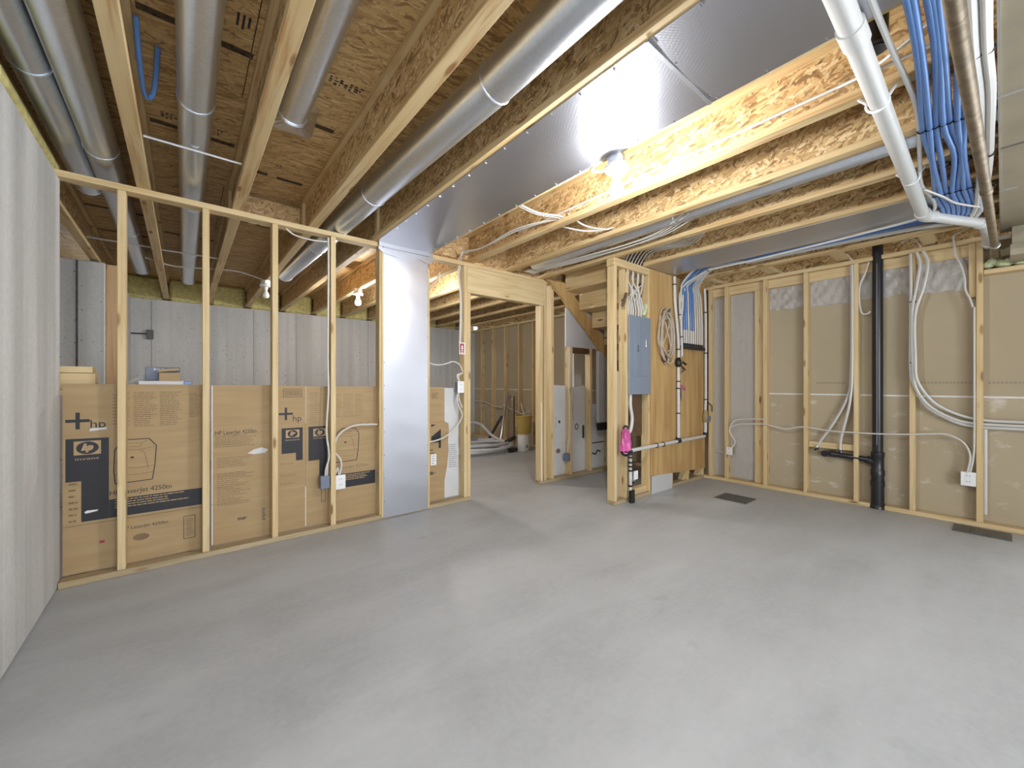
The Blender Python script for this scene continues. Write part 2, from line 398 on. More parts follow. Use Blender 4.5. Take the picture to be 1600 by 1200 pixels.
# ---- concrete walls
wl = empty('wall_left', (-0.7, 0, 0), 'cast concrete foundation wall along the left edge', 'wall', kind='structure')
box('concrete_section', (-0.86, -3.3, 0), (-0.556, 3.47, 2.37), CONC, wl, 0.012)
box('concrete_section', (-2.05, 3.2, 0), (-0.862, 3.47, 2.37), CONC, wl, 0.01)
box('concrete_section', (-2.1, 5.62, 0), (-0.60, 5.92, 2.37), CONC, wl, 0.01)
box('concrete_section', (-0.86, 5.922, 0), (-0.565, 7.6, 2.37), CONC, wl, 0.01)
box('concrete_section', (-2.1, 3.472, 0), (-1.9, 5.618, 2.37), CONC, wl, 0.01)
box('form_joint', (-0.8, 5.614, 0.0), (-0.785, 5.6195, 2.36), plain('dark_joint', (0.10, 0.10, 0.095), 0.9, var=0.4), wl, 0)
box('edge_post', (-0.598, 5.64, 0.0), (-0.5, 5.78, 2.36), wood('rough_fir', 2, (0.66, 0.45, 0.25), (0.52, 0.31, 0.15)), wl)
wf = empty('wall_far', (2, 7.6, 0), 'grey concrete foundation wall at the far end of the basement', 'wall', kind='structure')
for i in range(3):
    x0 = -0.86 + i * 2.03
    box('concrete_panel', (x0, 7.6, 0), (x0 + 2.022, 7.9, 2.37), CONC, wf, 0.006)
for i in range(9):
    x = -0.35 + i * 0.61
    box('form_joint', (x - 0.004, 7.594, 0), (x + 0.004, 7.5995, 2.34), plain('pale_joint', (0.36, 0.36, 0.355), 0.9) if i == 0 else bpy.data.materials['pale_joint'], wf, 0)
# wall behind the camera with an added window for fill and a glazed door
wb = empty('wall_back', (2, -3.3, 0), 'plain painted wall behind the viewer', 'wall', kind='structure')
box('wall_panel', (-0.9, -3.45, 0), (-0.45, -3.3, 2.38), WALLP, wb, 0); box('wall_panel', (1.95, -3.45, 0), (5.3, -3.3, 2.38), WALLP, wb, 0)
box('wall_panel', (-0.45, -3.45, 0), (1.95, -3.3, 0.4), WALLP, wb, 0); box('wall_panel', (-0.45, -3.45, 2.2), (1.95, -3.3, 2.38), WALLP, wb, 0)
w1 = empty('fill_window', (0.7, -3.4, 1), 'white framed window added behind the viewer for fill light', 'window', kind='structure')
for a, b in (((-0.45, -3.42, 0.4), (-0.39, -3.34, 2.2)), ((1.89, -3.42, 0.4), (1.95, -3.34, 2.2)), ((-0.39, -3.42, 0.4), (1.89, -3.34, 0.46)), ((-0.39, -3.42, 2.14), (1.89, -3.34, 2.2)), ((0.72, -3.42, 0.46), (0.78, -3.34, 2.14))):
    box('window_frame', a, b, WHITEP, w1)
box('pane', (-0.39, -3.39, 0.46), (0.72, -3.384, 2.14), GLASS, w1, 0); box('pane', (0.78, -3.39, 0.46), (1.89, -3.384, 2.14), GLASS, w1, 0)
d1 = empty('door_1', (5.1, -1.75, 0), 'white glazed sliding door in the right wall behind the viewer', 'door', kind='structure')
for a, b in (((5.04, -2.7, 0), (5.12, -2.62, 2.05)), ((5.04, -0.88, 0), (5.12, -0.8, 2.05)), ((5.04, -2.62, 0), (5.12, -0.88, 0.08)), ((5.04, -2.62, 1.97), (5.12, -0.88, 2.05)), ((5.04, -1.79, 0.08), (5.12, -1.71, 1.97))):
    box('door_frame', a, b, WHITEP, d1)
box('pane', (5.075, -2.62, 0.08), (5.081, -1.79, 1.97), GLASS, d1, 0); box('pane', (5.075, -1.71, 0.08), (5.081, -0.88, 1.97), GLASS, d1, 0)

# ---- ceiling: subfloor sheets, I-joists, blocking, rim insulation
ce = empty('ceiling', (2, 2, 2.39), 'open joist ceiling under an oriented strand board subfloor', 'ceiling', kind='structure')
JB, JT = 2.39, 2.69
for r in range(10):
    y0 = -3.55 + 1.222 * r
    off = -2.2 if r % 2 == 0 else -3.4
    for c in range(4):
        x0 = max(-2.15, off + c * 2.442); x1 = min(5.4, off + c * 2.442 + 2.438); y1 = min(7.95, y0 + 1.218)
        if x1 - x0 < 0.1 or y1 - y0 < 0.05: continue
        p = box('subfloor_panel', (x0, y0, JT), (x1, y1, JT + 0.018), OSBS, ce, 0)
box('light_leak_cover', (-2.15, -3.55, JT + 0.019), (5.4, 7.95, JT + 0.05), DARKWD, ce, 0)  # unseen cover added to stop sky light leaking through the panel gaps
STAMP = plain('worn_stamp_ink', (0.07, 0.045, 0.022), 0.8, var=0.75, scale=45)
# the dark printed bars on the underside of the subfloor
for (bx, y) in ((0.05, 2.2), (0.05, 3.1), (0.05, 4.35), (0.5, 2.55), (0.5, 3.38), (0.5, 4.5), (-0.45, 4.9), (-0.45, 5.6), (0.05, 5.3), (0.12, 6.0)):
    m = MB()
    for k in (-1, 1): m.box((bx + 0.115 * k - 0.085, y - 0.02 + 0.004 * k, JT - 0.0012), (bx + 0.115 * k + 0.085, y + 0.02 + 0.004 * k, JT - 0.0002))
    m.build('printed_stamp', STAMP, ce)
def ceil_marks(x, y, w, d, n, turned=False):
    m = MB()
    for k in range(n):
        q = w * k / n
        if turned: m.box((x + q, y - d / 2, JT - 0.0012), (x + q + w / n * 0.45, y + d / 2 * random.uniform(0.2, 1), JT - 0.0002))
        else:
            for j in range(3):
                if random.random() < 0.75: m.box((x + q, y + d * (j / 3 - 0.5), JT - 0.0012), (x + q + w / n * random.uniform(0.3, 0.85), y + d * (j / 3 - 0.5) + d * random.uniform(0.1, 0.28), JT - 0.0002))
    m.build('printed_marks', INK, ce)
ceil_marks(0.56, 2.12, 0.17, 0.06, 7); ceil_marks(0.17, 2.02, 0.06, 0.09, 3, True); ceil_marks(-0.1, 3.0, 0.1, 0.07, 5); ceil_marks(0.14, 3.0, 0.05, 0.07, 3)
ceil_marks(-0.08, 1.95, 0.03, 0.12, 1, True); ceil_marks(0.5, 3.2, 0.04, 0.05, 2); ceil_marks(-0.05, 4.0, 0.12, 0.06, 6)
def joist(x, y0, y1):
    j = box('joist', (x - 0.005, y0, JB + 0.036), (x + 0.005, y1, JT - 0.037), OSBW, ce, 0)
    box('bottom_flange', (x - 0.032, y0, JB), (x + 0.032, y1, JB + 0.036), FLANGE, j, 0.002)
    box('top_flange', (x - 0.032, y0, JT - 0.037), (x + 0.032, y1, JT - 0.0005), FLANGE, j, 0.002)
JX = [1.27 + 0.488 * k for k in range(-6, 8)]
for x in JX:
    if x > 3.5:
        joist(x, -3.28, 2.352); joist(x, 3.482, 7.74)
    else: joist(x, -3.28, 7.74)
# blocking panels between joists above the stud wall, web stiffeners, and rim insulation over the far wall
for i in range(1, len(JX) - 1):
    xa, xb = JX[i], JX[i + 1]
    if xa > 1.2 and xb < 3.8: box('blocking', (xa + 0.006, 3.43, JB + 0.037), (xb - 0.006, 3.441, JT - 0.038), OSBW if xa < 0 else osb('oriented_strand_blocking', 'xz', [(0.2, 0.1, 0.04), (0.36, 0.2, 0.08), (0.52, 0.33, 0.15), (0.6, 0.42, 0.2), (0.7, 0.53, 0.3)]) if 'oriented_strand_blocking' not in bpy.data.materials else bpy.data.materials['oriented_strand_blocking'], ce, 0)
    box('insulation_batt', (xa + 0.034, 7.61, 2.372), (xb - 0.034, 7.9, JT - 0.003), BATT, ce, 0.03)
for x, y in ((0.782, 3.62), (1.27, 3.28), (0.294, 3.75), (-0.194, 3.9)):
    box('web_stiffener', (x - 0.03, y, JB + 0.037), (x - 0.006, y + 0.06, JT - 0.038), 'wood', ce)
box('blocking', (0.30, 3.75, JB + 0.05), (0.776, 3.762, JT - 0.04), bpy.data.materials['oriented_strand_blocking'], ce, 0)
# rim insulation along the left wall
for i in range(5):
    y = -1.6 + i * 1.02
    box('insulation_batt', (-0.648, y, 2.371), (-0.558, y + 1.0, 2.455), BATT, ce, 0.03)
box('rim_board', (-2.14, -3.3, 2.372), (-2.1, 7.8, JT - 0.003), OSBW, ce, 0)
box('rim_board', (5.34, -3.3, 2.372), (5.38, 7.8, JT - 0.003), OSBW, ce, 0)
box('rim_board', (-2.1, 7.905, 2.372), (5.3, 7.94, JT - 0.003), OSBW, ce, 0)
box('rim_board', (-2.1, -3.44, 2.382), (5.3, -3.4, JT - 0.003), OSBW, ce, 0)
# short ladder blocks between the last joist and the wall plate on the right
for y in (0.35, 0.95, 1.55, 2.15, 4.2, 4.9, 5.6, 6.3, 7.0):
    box('ladder_block', (4.72, y, JB), (5.3, y + 0.089, JB + 0.038), 'wood', ce)

# ---- stud partition across the room (wall_middle), front of studs at y = 3.39
YA, YB = 3.39, 3.479
wm = empty('wall_middle', (1.5, YA, 0), 'open pine stud partition with a doorway across the basement', 'wall', kind='structure')
box('bottom_plate', (-0.553, YA, 0.001), (2.24, YB, 0.039), wood('grimy_plate', 0, (0.42, 0.33, 0.20), (0.30, 0.23, 0.13)), wm)
box('bottom_plate', (3.2, YA, 0.001), (5.028, YB, 0.039), bpy.data.materials['grimy_plate'], wm)
box('top_plate', (-0.60, YA, 2.351), (1.33, YB, 2.389), 'wood', wm)
box('top_plate', (1.742, YA, 2.351), (3.42, YB, 2.389), 'wood', wm)
for x in (-0.312, 0.097, 0.503, 0.909, 1.302): box('stud', (x, YA, 0.04), (x + 0.038, YB, 2.350), 'wood', wm)
for x in (1.74, 2.16, 3.262, 3.385): box('stud', (x, YA, 0.04), (x + 0.038, YB, 2.350), 'wood', wm)
box('jack_stud', (2.199, YA, 0.04), (2.237, YB, 2.085), 'wood', wm); box('jack_stud', (3.205, YA, 0.04), (3.243, YB, 2.085), 'wood', wm)
box('header', (2.2, YA + 0.001, 2.087), (3.26, YA + 0.039, 2.350), 'wood', wm); box('header', (2.2, YB - 0.039, 2.087), (3.26, YB, 2.350), 'wood', wm)
for x in (3.715, 4.09, 4.5, 4.9): box('stud', (x, YA, 0.04), (x + 0.038, YB, 2.350), 'wood', wm)
box('drywall_piece', (3.62, YB - 0.1, 1.63), (4.6, YB - 0.093, 2.1), DRYG, wm, 0)
box('drywall_edge', (3.612, YB - 0.102, 1.63), (3.619, YB - 0.09, 2.1), DRYW, wm, 0)
box('door_head', (3.76, YA + 0.01, 1.56), (4.09, YB - 0.01, 1.628), DARKWD, wm)

# ---- panel wall at y = 2.354 (service wall in front of the stairs)
YP, YQ = 2.354, 2.443
wp = empty('wall_service', (4.1, YP, 0), 'short stud wall carrying the electrical panel and plywood backing', 'wall', kind='structure')
box('bottom_plate', (3.2, YP, 0.001), (5.028, YQ, 0.039), bpy.data.materials['grimy_plate'], wp)
box('top_plate', (3.19, YP, 2.315), (3.84, YQ, 2.353), 'wood', wp); box('top_plate', (3.19, YP, 2.354), (3.84, YQ, 2.389), 'wood', wp)
for x in (3.2, 3.385, 3.785, 4.24, 4.62, 4.985): box('stud', (x, YP, 0.04), (x + 0.038, YQ, 2.314), 'wood', wp)
box('filler_strip', (3.25, YQ - 0.02, 0.04), (3.372, YQ - 0.005, 1.3), DRYC, wp)
box('brace_block', (3.425, YP + 0.02, 0.04), (3.783, YQ, 0.10), 'wood', wp)
ply = empty('plywood_backboard', (4.4, YP, 0.13), 'tall plywood backing board carrying white and blue water lines', 'board')
m = MB().prism([(3.805, 0.20), (5.02, 0.125), (5.02, 2.38), (3.805, 2.38)], 1, YP - 0.0135, YP - 0.0015)
m.build('sheet', PLY, ply)
tag(box('metal_sheet', (3.83, YP - 0.012, 0.002), (4.24, YP - 0.002, 0.192), DRYG, None, 0), 'small grey sheet on the floor below the plywood board', 'sheet')
for (x0, x1) in ((4.55, 4.62), (4.93, 5.0)):
    MB().prism([(x0, 0.04), (x0 + 0.1, 0.04), (x0 + 0.14, 0.19), (x0 + 0.11, 0.19)], 1, YP + 0.03, YQ).build('knee_brace', WOOD[2], wp)

# ---- right wall at x = 5.03
XR, XS = 5.03, 5.119
wr = empty('wall_right', (XR, 3.5, 0), 'open stud wall backed by tan gypsum sheets on the right', 'wall', kind='structure')
box('bottom_plate', (XR, -0.78, 0.001), (XS, 0.69, 0.039), 'wood', wr); box('bottom_plate', (XR, 0.79, 0.001), (XS, 7.59, 0.039), 'wood', wr)
box('top_plate', (XR, 0.09, 2.337), (XS, 7.59, 2.375), 'wood', wr)
box('nailer', (XS - 0.03, 0.17, 2.24), (XS, 2.31, 2.336), 'wood', wr)
for y in (2.265, 2.075, 1.66, 1.28, 0.874, 0.487, 0.095): box('stud', (XR, y, 0.04), (XS, y + 0.038, 2.336), 'wood', wr)
for y in (-0.33, -0.75, -2.75, -3.2): box('stud', (XR, y, 0.04), (XS, y + 0.038, 2.059), 'wood', wr)
box('top_plate', (XR, -3.28, 2.06), (XS, 0.093, 2.098), 'wood', wr)
for y in (7.2, 6.79, 6.37, 5.93, 5.52, 5.1, 4.7, 4.3, 3.9, 3.5): box('stud', (XR, y, 0.04), (XS, y + 0.038, 2.336), 'wood', wr)
box('flat_board', (XS - 0.04, 1.70, 0.04), (XS - 0.002, 1.80, 2.24), 'wood', wr)
box('short_block', (XR + 0.03, 0.135, 1.89), (XS, 0.175, 2.336), 'wood', wr)
box('backing_block', (XR + 0.03, 0.914, 0.515), (XR + 0.07, 1.278, 0.575), 'wood', wr)
SH = [(-3.28, -2.72), (-0.79, 1.7), (1.704, 2.35), (2.354, 5.1), (5.104, 7.59)]
for (a, b) in SH:
    mm = DRYC if a in (1.704,) else DRYB
    top = 2.03 if a < -0.9 else 2.30
    box('drywall_sheet', (XS + 0.001, a, 0.041), (XS + 0.013, b, 1.058), DRYL if mm == DRYB else mm, wr, 0)
    box('drywall_sheet', (XS + 0.001, a, 1.066), (XS + 0.013, b, 2.336), mm, wr, 0)
    if a != 1.704: box('sheet_joint', (XS - 0.001, a, 1.055), (XS + 0.0005, b, 1.069), DRYW, wr, 0)
box('sheathing', (XS + 0.014, -0.79, 0.0), (XS + 0.05, 7.59, 2.372), WALLP, wr, 0); box('sheathing', (XS + 0.014, -3.28, 0.0), (XS + 0.05, -2.71, 2.372), WALLP, wr, 0); box('sheathing', (XS + 0.014, -2.71, 2.06), (XS + 0.05, -0.79, 2.372), WALLP, wr, 0)
for (y0, y1) in ((0.14, 0.45), (-0.12, 0.06), (0.99, 1.22)):   # faint printed line on the back paper
    m = MB(); y = y0
    while y < y1:
        m.box((XS - 0.0006, y, 1.172), (XS + 0.0008, y + 0.014, 1.19)); y += 0.022
    tag(m.build('printed_line', plain('faint_print', (0.30, 0.25, 0.18), 0.7) if y0 == 0.14 else bpy.data.materials['faint_print'], wr), kind='stuff')
# poly film strips across the top of the stud bays
def film(y0, y1, z0, z1, amp=1.0):
    n, k = 26, 9; v = []; f = []
    for i in range(n + 1):
        for j in range(k + 1):
            s = i / n; t = j / k; y = y0 + (y1 - y0) * s; z = z0 + (z1 - z0) * t + 0.008 * amp * math.sin(5 * s * 3 + y0 * 9) * (1 - t)
            w = 0.006 * math.sin(19 * s + 7 * t * (1 + s)) + 0.005 * math.sin(31 * s - 13 * t) + 0.004 * random.random()
            w += 0.012 * (abs(math.sin(4.3 * s + 5 * t + y0 * 5)) - 0.6)
            v.append((XS - 0.016 + w * amp, y, z))
    for i in range(n):
        for j in range(k):
            a = i * (k + 1) + j; f.append((a, a + 1, a + k + 2, a + k + 1))
    mk('poly_film', v, f, POLY, wr, True)
film(0.178, 0.48, 1.97, 2.24); film(0.53, 0.87, 1.99, 2.25); film(0.915, 1.275, 1.98, 2.25); film(1.32, 1.655, 1.99, 2.23)
film(1.81, 2.07, 0.06, 2.22, 0.12); film(2.118, 2.262, 0.06, 2.2, 0.12)

# ================================================================== THINGS: ducts and foil
def duct(label, pts, r, joints, mat=GALV, boot=None, rods=True):
    d = empty('round_duct', pts[0], label, 'duct', 'round sheet metal ducts between the joists')
    P = [Vector(p) for p in pts]
    for i in range(len(P) - 1):
        a, b = P[i], P[i + 1]; L = (b - a).length; t = (b - a) / L; k = max(1, round(L / 1.5))
        for s in range(k):
            p0 = a + t * (L * s / k); p1 = a + t * (L * (s + 1) / k)
            n = 28
            MB().tube([p0, p0 + t * 0.03, p0 + t * 0.035, p1 - t * 0.005, p1], [r * 0.985, r * 0.985, r, r, r], n).build('duct_section', mat, d, True)
            MB().torus(p1 - t * 0.012, r + 0.001, 0.004, t, 24, 5).build('joint_bead', mat, d, True)
    return d
duct('straight silver duct hanging in the bay above the leftmost cardboard sheets', [(0.045, -3.2, 2.52), (0.045, 6.65, 2.52)], 0.07, 5)
duct('shiny silver duct pressed against the concrete wall at the top left corner', [(-0.51, -3.0, 2.56), (-0.51, 4.05, 2.56)], 0.068, 5)
duct('silver duct second from the concrete wall running far back to the insulation', [(-0.335, -3.0, 2.52), (-0.38, 6.4, 2.53)], 0.075, 5)
db = duct('short silver duct ending in a flared boot under the subfloor', [(0.40, -3.0, 2.56), (0.435, 2.32, 2.57)], 0.068, 5)
m = MB()   # boot: round collar flaring to a rectangular outlet on the subfloor
c = (0.455, 2.34); n = 28; v = []; f = []
for k in range(n):
    a = 2 * math.pi * k / n; v.append((0.435 + 0.07 * math.cos(a), 2.32, 2.57 + 0.07 * math.sin(a)))
for k in range(n):
    a = 2 * math.pi * k / n; q = max(abs(math.cos(a)), abs(math.sin(a)))
    v.append((0.43 + 0.14 * math.cos(a) / q, 2.44 - 0.07 * math.sin(a) / q * 1.0, 2.62 + 0.05 * math.sin(a) / q))
for k in range(n):
    a = 2 * math.pi * k / n; q = max(abs(math.cos(a)), abs(math.sin(a)))
    v.append((0.43 + 0.142 * math.cos(a) / q, 2.45 - 0.085 * math.sin(a) / q, 2.688 if True else 0))
for r_ in range(2):
    for k in range(n): f.append((r_ * n + k, r_ * n + (k + 1) % n, (r_ + 1) * n + (k + 1) % n, (r_ + 1) * n + k))
f.append(tuple(range(2 * n, 3 * n)))
m.add(v, f).build('boot', GALV, db, False)
MB().torus((0.435, 2.31, 2.57), 0.073, 0.004, (0, 1, 0), 24, 5).build('tie_wire', CHROME, db, True)
duct('widest bright silver duct running diagonally beside the foil ceiling panel', [(1.04, -3.2, 2.475), (1.045, 1.4, 2.475), (0.93, 5.4, 2.475)], 0.085, 5)
duct('slim grey duct behind the joist right of the lit bulb', [(2.93, -3.2, 2.455), (2.93, 3.2, 2.455)], 0.055, 4)
# wires holding the ducts
for i, (p, q, lab) in enumerate((((-0.16, 2.78, 2.44), (0.26, 2.78, 2.44), 'thin steel rod crossing under the leftmost duct near the stud wall'), ((-0.65, 5.0, 2.44), (-0.2, 5.0, 2.44), 'thin steel rod across the bay next to the concrete corner'), ((-0.16, 4.95, 2.42), (0.26, 4.95, 2.42), 'thin steel rod under the duct beyond the stud wall'))):
    tag(tube('hanger_rod', [p, q], 0.007, plain('zinc', (0.6, 0.6, 0.6), 0.35, 0.6) if i == 0 else bpy.data.materials['zinc'], None, 6), lab, 'rod', 'duct hanger rods')
tag(tube('blue_pipe_end', [(-0.15, 2.22, 2.66), (-0.148, 2.34, 2.57), (-0.142, 2.54, 2.525), (-0.115, 2.57, 2.55), (-0.10, 2.5, 2.62), (-0.09, 2.4, 2.68)], 0.01, PEXB, None, 8, 5), 'short blue pipe loop poking down beside the leftmost joist', 'pipe')
# foil faced panels closing a joist bay
fc = empty('foil_ceiling_panel', (1.52, 3.3, 2.38), 'shiny foil faced panel stapled under the joists beside the lit bulb', 'panel')
def foilsheet(x0, x1, y0, y1, parent, name='foil_sheet'):
    nx, ny = 8, max(6, int((y1 - y0) / 0.12)); v = []; f = []
    for i in range(nx + 1):
        for j in range(ny + 1):
            x = x0 + (x1 - x0) * i / nx; y = y0 + (y1 - y0) * j / ny
            e = min(i, nx - i) / (nx / 2)
            v.append((x, y, JB - 0.003 - 0.004 * e + 0.0012 * math.sin(x * 31 + y * 7) * e))
    for i in range(nx):
        for j in range(ny):
            a = i * (ny + 1) + j; f.append((a, a + ny + 1, a + ny + 2, a + 1))
    N = len(v); v += [(p[0], p[1], JB - 0.0008) for p in v]
    f += [tuple(q + N for q in reversed(t)) for t in f]
    rim = [i * (ny + 1) for i in range(nx + 1)] + [nx * (ny + 1) + j for j in range(1, ny + 1)] + [i * (ny + 1) + ny for i in range(nx - 1, -1, -1)] + [j for j in range(ny - 1, 0, -1)]
    for a, b in zip(rim, rim[1:] + rim[:1]): f.append((a, a + N, b + N, b))
    return MB().add(v, f).build(name, FOIL, parent, True)
foilsheet(1.272, 1.768, 0.803, 3.385, fc); foilsheet(1.272, 1.768, -1.64, 0.798, fc); foilsheet(1.272, 1.768, -3.2, -1.645, fc)
MB().box((1.272, 0.793, JB - 0.0075), (1.768, 0.808, JB - 0.0062)).build('seam', GALV, fc)
def staples(parent, pts):
    m = MB()
    for (x, y) in pts: m.box((x - 0.007, y - 0.002, JB - 0.006), (x + 0.007, y + 0.002, JB - 0.0032))
    tag(m.build('staples', CHROME, parent), kind='stuff')
staples(fc, [(1.285 + 0.002 * (k % 3), 0.1 + 0.17 * k) for k in range(19)] + [(1.755, 0.2 + 0.19 * k) for k in range(17)] + [(1.3 + 0.14 * k, 0.78) for k in range(4)])
fd = empty('foil_ceiling_panel', (3.95, 1.3, 2.38), 'foil faced panel under the joists above the plywood board', 'panel')
foilsheet(3.722, 4.19, 0.12, 2.338, fd); staples(fd, [(3.73, 0.3 + 0.2 * k) for k in range(10)])
# foil chase between two studs of the partition
fch = empty('foil_chase', (1.54, YA, 0), 'tall silver foil panel standing between the cardboard sheets and the doorway', 'panel')
def foilv(x0, x1, z0, z1, y):
    nx, nz = 8, 22; v = []; f = []
    for i in range(nx + 1):
        for j in range(nz + 1):
            x = x0 + (x1 - x0) * i / nx; z = z0 + (z1 - z0) * j / nz; e = min(i, nx - i) / (nx / 2)
            v.append((x, y - 0.003 * e - 0.0012 * math.sin(z * 23 + x * 9) * e, z))
    for i in range(nx):
        for j in range(nz):
            a = i * (nz + 1) + j; f.append((a, a + 1, a + nz + 2, a + nz + 1))
    N = len(v); v += [(p[0], y + 0.0045, p[2]) for p in v]; f += [tuple(q + N for q in reversed(t)) for t in f]
    rim = [i * (nz + 1) for i in range(nx + 1)] + [nx * (nz + 1) + j for j in range(1, nz + 1)] + [i * (nz + 1) + nz for i in range(nx - 1, -1, -1)] + [j for j in range(nz - 1, 0, -1)]
    for a, b in zip(rim, rim[1:] + rim[:1]): f.append((a, b, b + N, a + N))
    MB().add(v, f).build('foil_sheet', FOIL, fch, True)
foilv(1.335, 1.758, 0.012, 1.166, YA - 0.006); foilv(1.335, 1.758, 1.160, 2.372, YA - 0.0065)
MB().box((1.29, YA - 0.03, 2.352), (1.80, YA - 0.012, 2.388)).build('tape_strip', FOIL, fch)
MB().prism([(1.29, 2.387), (1.29, 2.33), (1.335, 2.30), (1.46, 2.285), (1.335, 2.335)], 1, YA - 0.0145, YA - 0.0125).build('tape_strip', FOIL, fch)
MB().prism([(1.80, 2.385), (1.80, 2.29), (1.74, 2.285), (1.66, 2.315), (1.74, 2.335)], 1, YA - 0.0145, YA - 0.0125).build('tape_strip', FOIL, fch)
box('edge_strip', (1.318, YA - 0.009, 0.02), (1.334, YA - 0.001, 2.349), 'wood', fch); box('edge_strip', (1.759, YA - 0.009, 0.02), (1.777, YA - 0.001, 2.349), 'wood', fch)
m = MB()
for k in range(11): m.box((1.34, YA - 0.012, 0.15 + 0.2 * k), (1.345, YA - 0.0085, 0.162 + 0.2 * k)); m.box((1.748, YA - 0.012, 0.2 + 0.2 * k), (1.753, YA - 0.0085, 0.212 + 0.2 * k))
tag(m.build('staples', CHROME, fch), kind='stuff')
# trunk duct overhead at the right edge
td = empty('trunk_duct', (3, -0.4, 2.37), 'wide beige sheet metal trunk duct at the upper right edge', 'duct')
for i, (a, b) in enumerate(((-0.5, 1.5), (1.504, 3.2), (3.204, 5.0))):
    MB().box((a, -0.75, 2.362), (b, 0.004, 2.386)).build('duct_section', PLENUM, td)
MB().box((-0.5, 0.0045, 2.355), (5.0, 0.010, 2.3885)).build('side_flange', GALV, td)
for x in (1.5, 3.2): MB().box((x - 0.004, -0.75, 2.3585), (x + 0.004, 0.003, 2.3615)).build('drive_cleat', GRILLE, td)
for x in (2.62, 3.9): MB().box((x - 0.01, -0.06, 2.3585), (x + 0.01, 0.012, 2.3615)).build('hanger_strap', GALV, td)
MB().box((4.72, -0.75, 2.12), (5.028, -0.04, 2.2)).build('end_boot', PLENUM, td)
MB().box((4.85, -0.75, 2.2), (5.028, -0.05, 2.36)).build('end_cap', PLENUM, td)

# ================================================================== bare bulb lamp holders
def lamp(label, x, y, z, lit, wires=True):
    l = empty('bulb_fixture', (x, y, z), label, 'lamp', 'bare bulb lamp holders under the joists')
    MB().lathe((x, y, z - 0.045), [(0.05, 0), (0.052, 0.004), (0.052, 0.045)], 14).build('junction_box', GALV, l, True)
    MB().lathe((x, y, z - 0.078), [(0.03, 0), (0.062, 0.008), (0.064, 0.024), (0.055, 0.032)], 20).build('holder_base', PORC, l, True)
    MB().lathe((x, y, z - 0.108), [(0.02, 0), (0.022, 0.030)], 14).build('socket', PORC, l, True)
    MB().lathe((x, y, z - 0.208), [(0.005, 0), (0.021, 0.004), (0.032, 0.016), (0.036, 0.034), (0.033, 0.052), (0.023, 0.073), (0.015, 0.088), (0.013, 0.1)], 16).build('bulb', lit if lit else FROST, l, True)
    return l
lamp('lit bare bulb in a white holder under the joist beside the foil ceiling panel', 1.80, 1.31, JB - 0.001, GLOW)
lamp('lit bare bulb beyond the stud wall near the far concrete wall', 1.735, 5.24, JB - 0.001, GLOW2)
lamp('unlit white lamp holder under a joist beyond the second stud bay', 0.75, 5.5, JB - 0.001, None)
lamp('added fill bulb under the joists behind the viewer', 0.33, -1.2, JB - 0.001, GLOW3)  # unseen bulb, added to light the left wall, floor and ceiling
lamp('added fill bulb hidden behind the foil panel in the back room', 2.28, 4.6, JB - 0.001, GLOW2)  # added out of sight to brighten the right wall of the back room

# ================================================================== cardboard sheets tacked behind the studs
YC = 3.4815
def sheet(label, poly, mat=CARD, th=0.005, y=YC, name='cardboard_sheet', cat='cardboard'):
    xs = [p[0] for p in poly]; zs = [p[1] for p in poly]
    e = empty(name, (sum(xs) / len(xs), y, min(zs)), label, cat, 'flattened cardboard lining the stud wall')
    MB().prism(poly, 1, y, y + th).build('sheet', mat, e); return e
def pr(parent, name, poly, mat, y=None, dy=0.0):
    y = (YC if y is None else y) - dy
    return MB().prism(poly, 1, y - 0.0009, y - 0.0002).build(name, mat, parent)
def rect(x0, z0, x1, z1): return [(x0, z0), (x1, z0), (x1, z1), (x0, z1)]
def lines(parent, x0, x1, z0, z1, n, mat, h=0.004, y=None, ragged=0.35):
    m = MB(); yy = YC if y is None else y
    for i in range(n):
        z = z1 - (z1 - z0) * i / max(1, n - 1); w = (x1 - x0) * (1 - ragged * random.random())
        x = x0
        while x < x0 + w:
            q = random.uniform(0.012, 0.035); m.prism(rect(x, z, min(x + q, x0 + w), z + h), 1, yy - 0.0009, yy - 0.0002); x += q + 0.004
    return tag(m.build('printed_text', mat, parent), kind='stuff')
def outline(parent, pts, w, mat, name='printed_outline'):
    m = MB()
    for a, b in zip(pts, pts[1:]):
        d = Vector((b[0] - a[0], b[1] - a[1])); 
        if d.length < 1e-6: continue
        nrm = Vector((-d.y, d.x)).normalized() * w / 2
        m.prism([(a[0] + nrm.x, a[1] + nrm.y), (a[0] - nrm.x, a[1] - nrm.y), (b[0] - nrm.x, b[1] - nrm.y), (b[0] + nrm.x, b[1] + nrm.y)], 1, YC - 0.0009, YC - 0.0002)
    return m.build(name, mat, parent)
def plus(parent, x, z, s, w):
    m = MB(); m.prism([(x - s, z - w), (x - w, z - w), (x - w, z - s), (x + w, z - s), (x + w, z - w), (x + s, z - w), (x + s, z + w), (x + w, z + w), (x + w, z + s), (x - w, z + s), (x - w, z + w), (x - s, z + w)], 1, YC - 0.0009, YC - 0.0002)
    m.build('printed_plus', NAVY, parent)
def logo(parent, x0, z0, x1, z1):
    pr(parent, 'logo_field', rect(x0, z0, x1, z1), CARDEDGE, dy=0.001)
    cx, cz = (x0 + x1) / 2, (z0 + z1) / 2; r = (z1 - z0) * 0.46
    pr(parent, 'logo_disc', [(cx + r * 1.25 * math.cos(a * math.pi / 12), cz + r * math.sin(a * math.pi / 12)) for a in range(24)], NAVY, dy=0.002)
    text('logo_letters', 'hp', cx - r * 0.72, cz - r * 0.32, r * 0.95, CARDEDGE, parent, YC - 0.0042, r * 1.4, 0.35, 0.004)
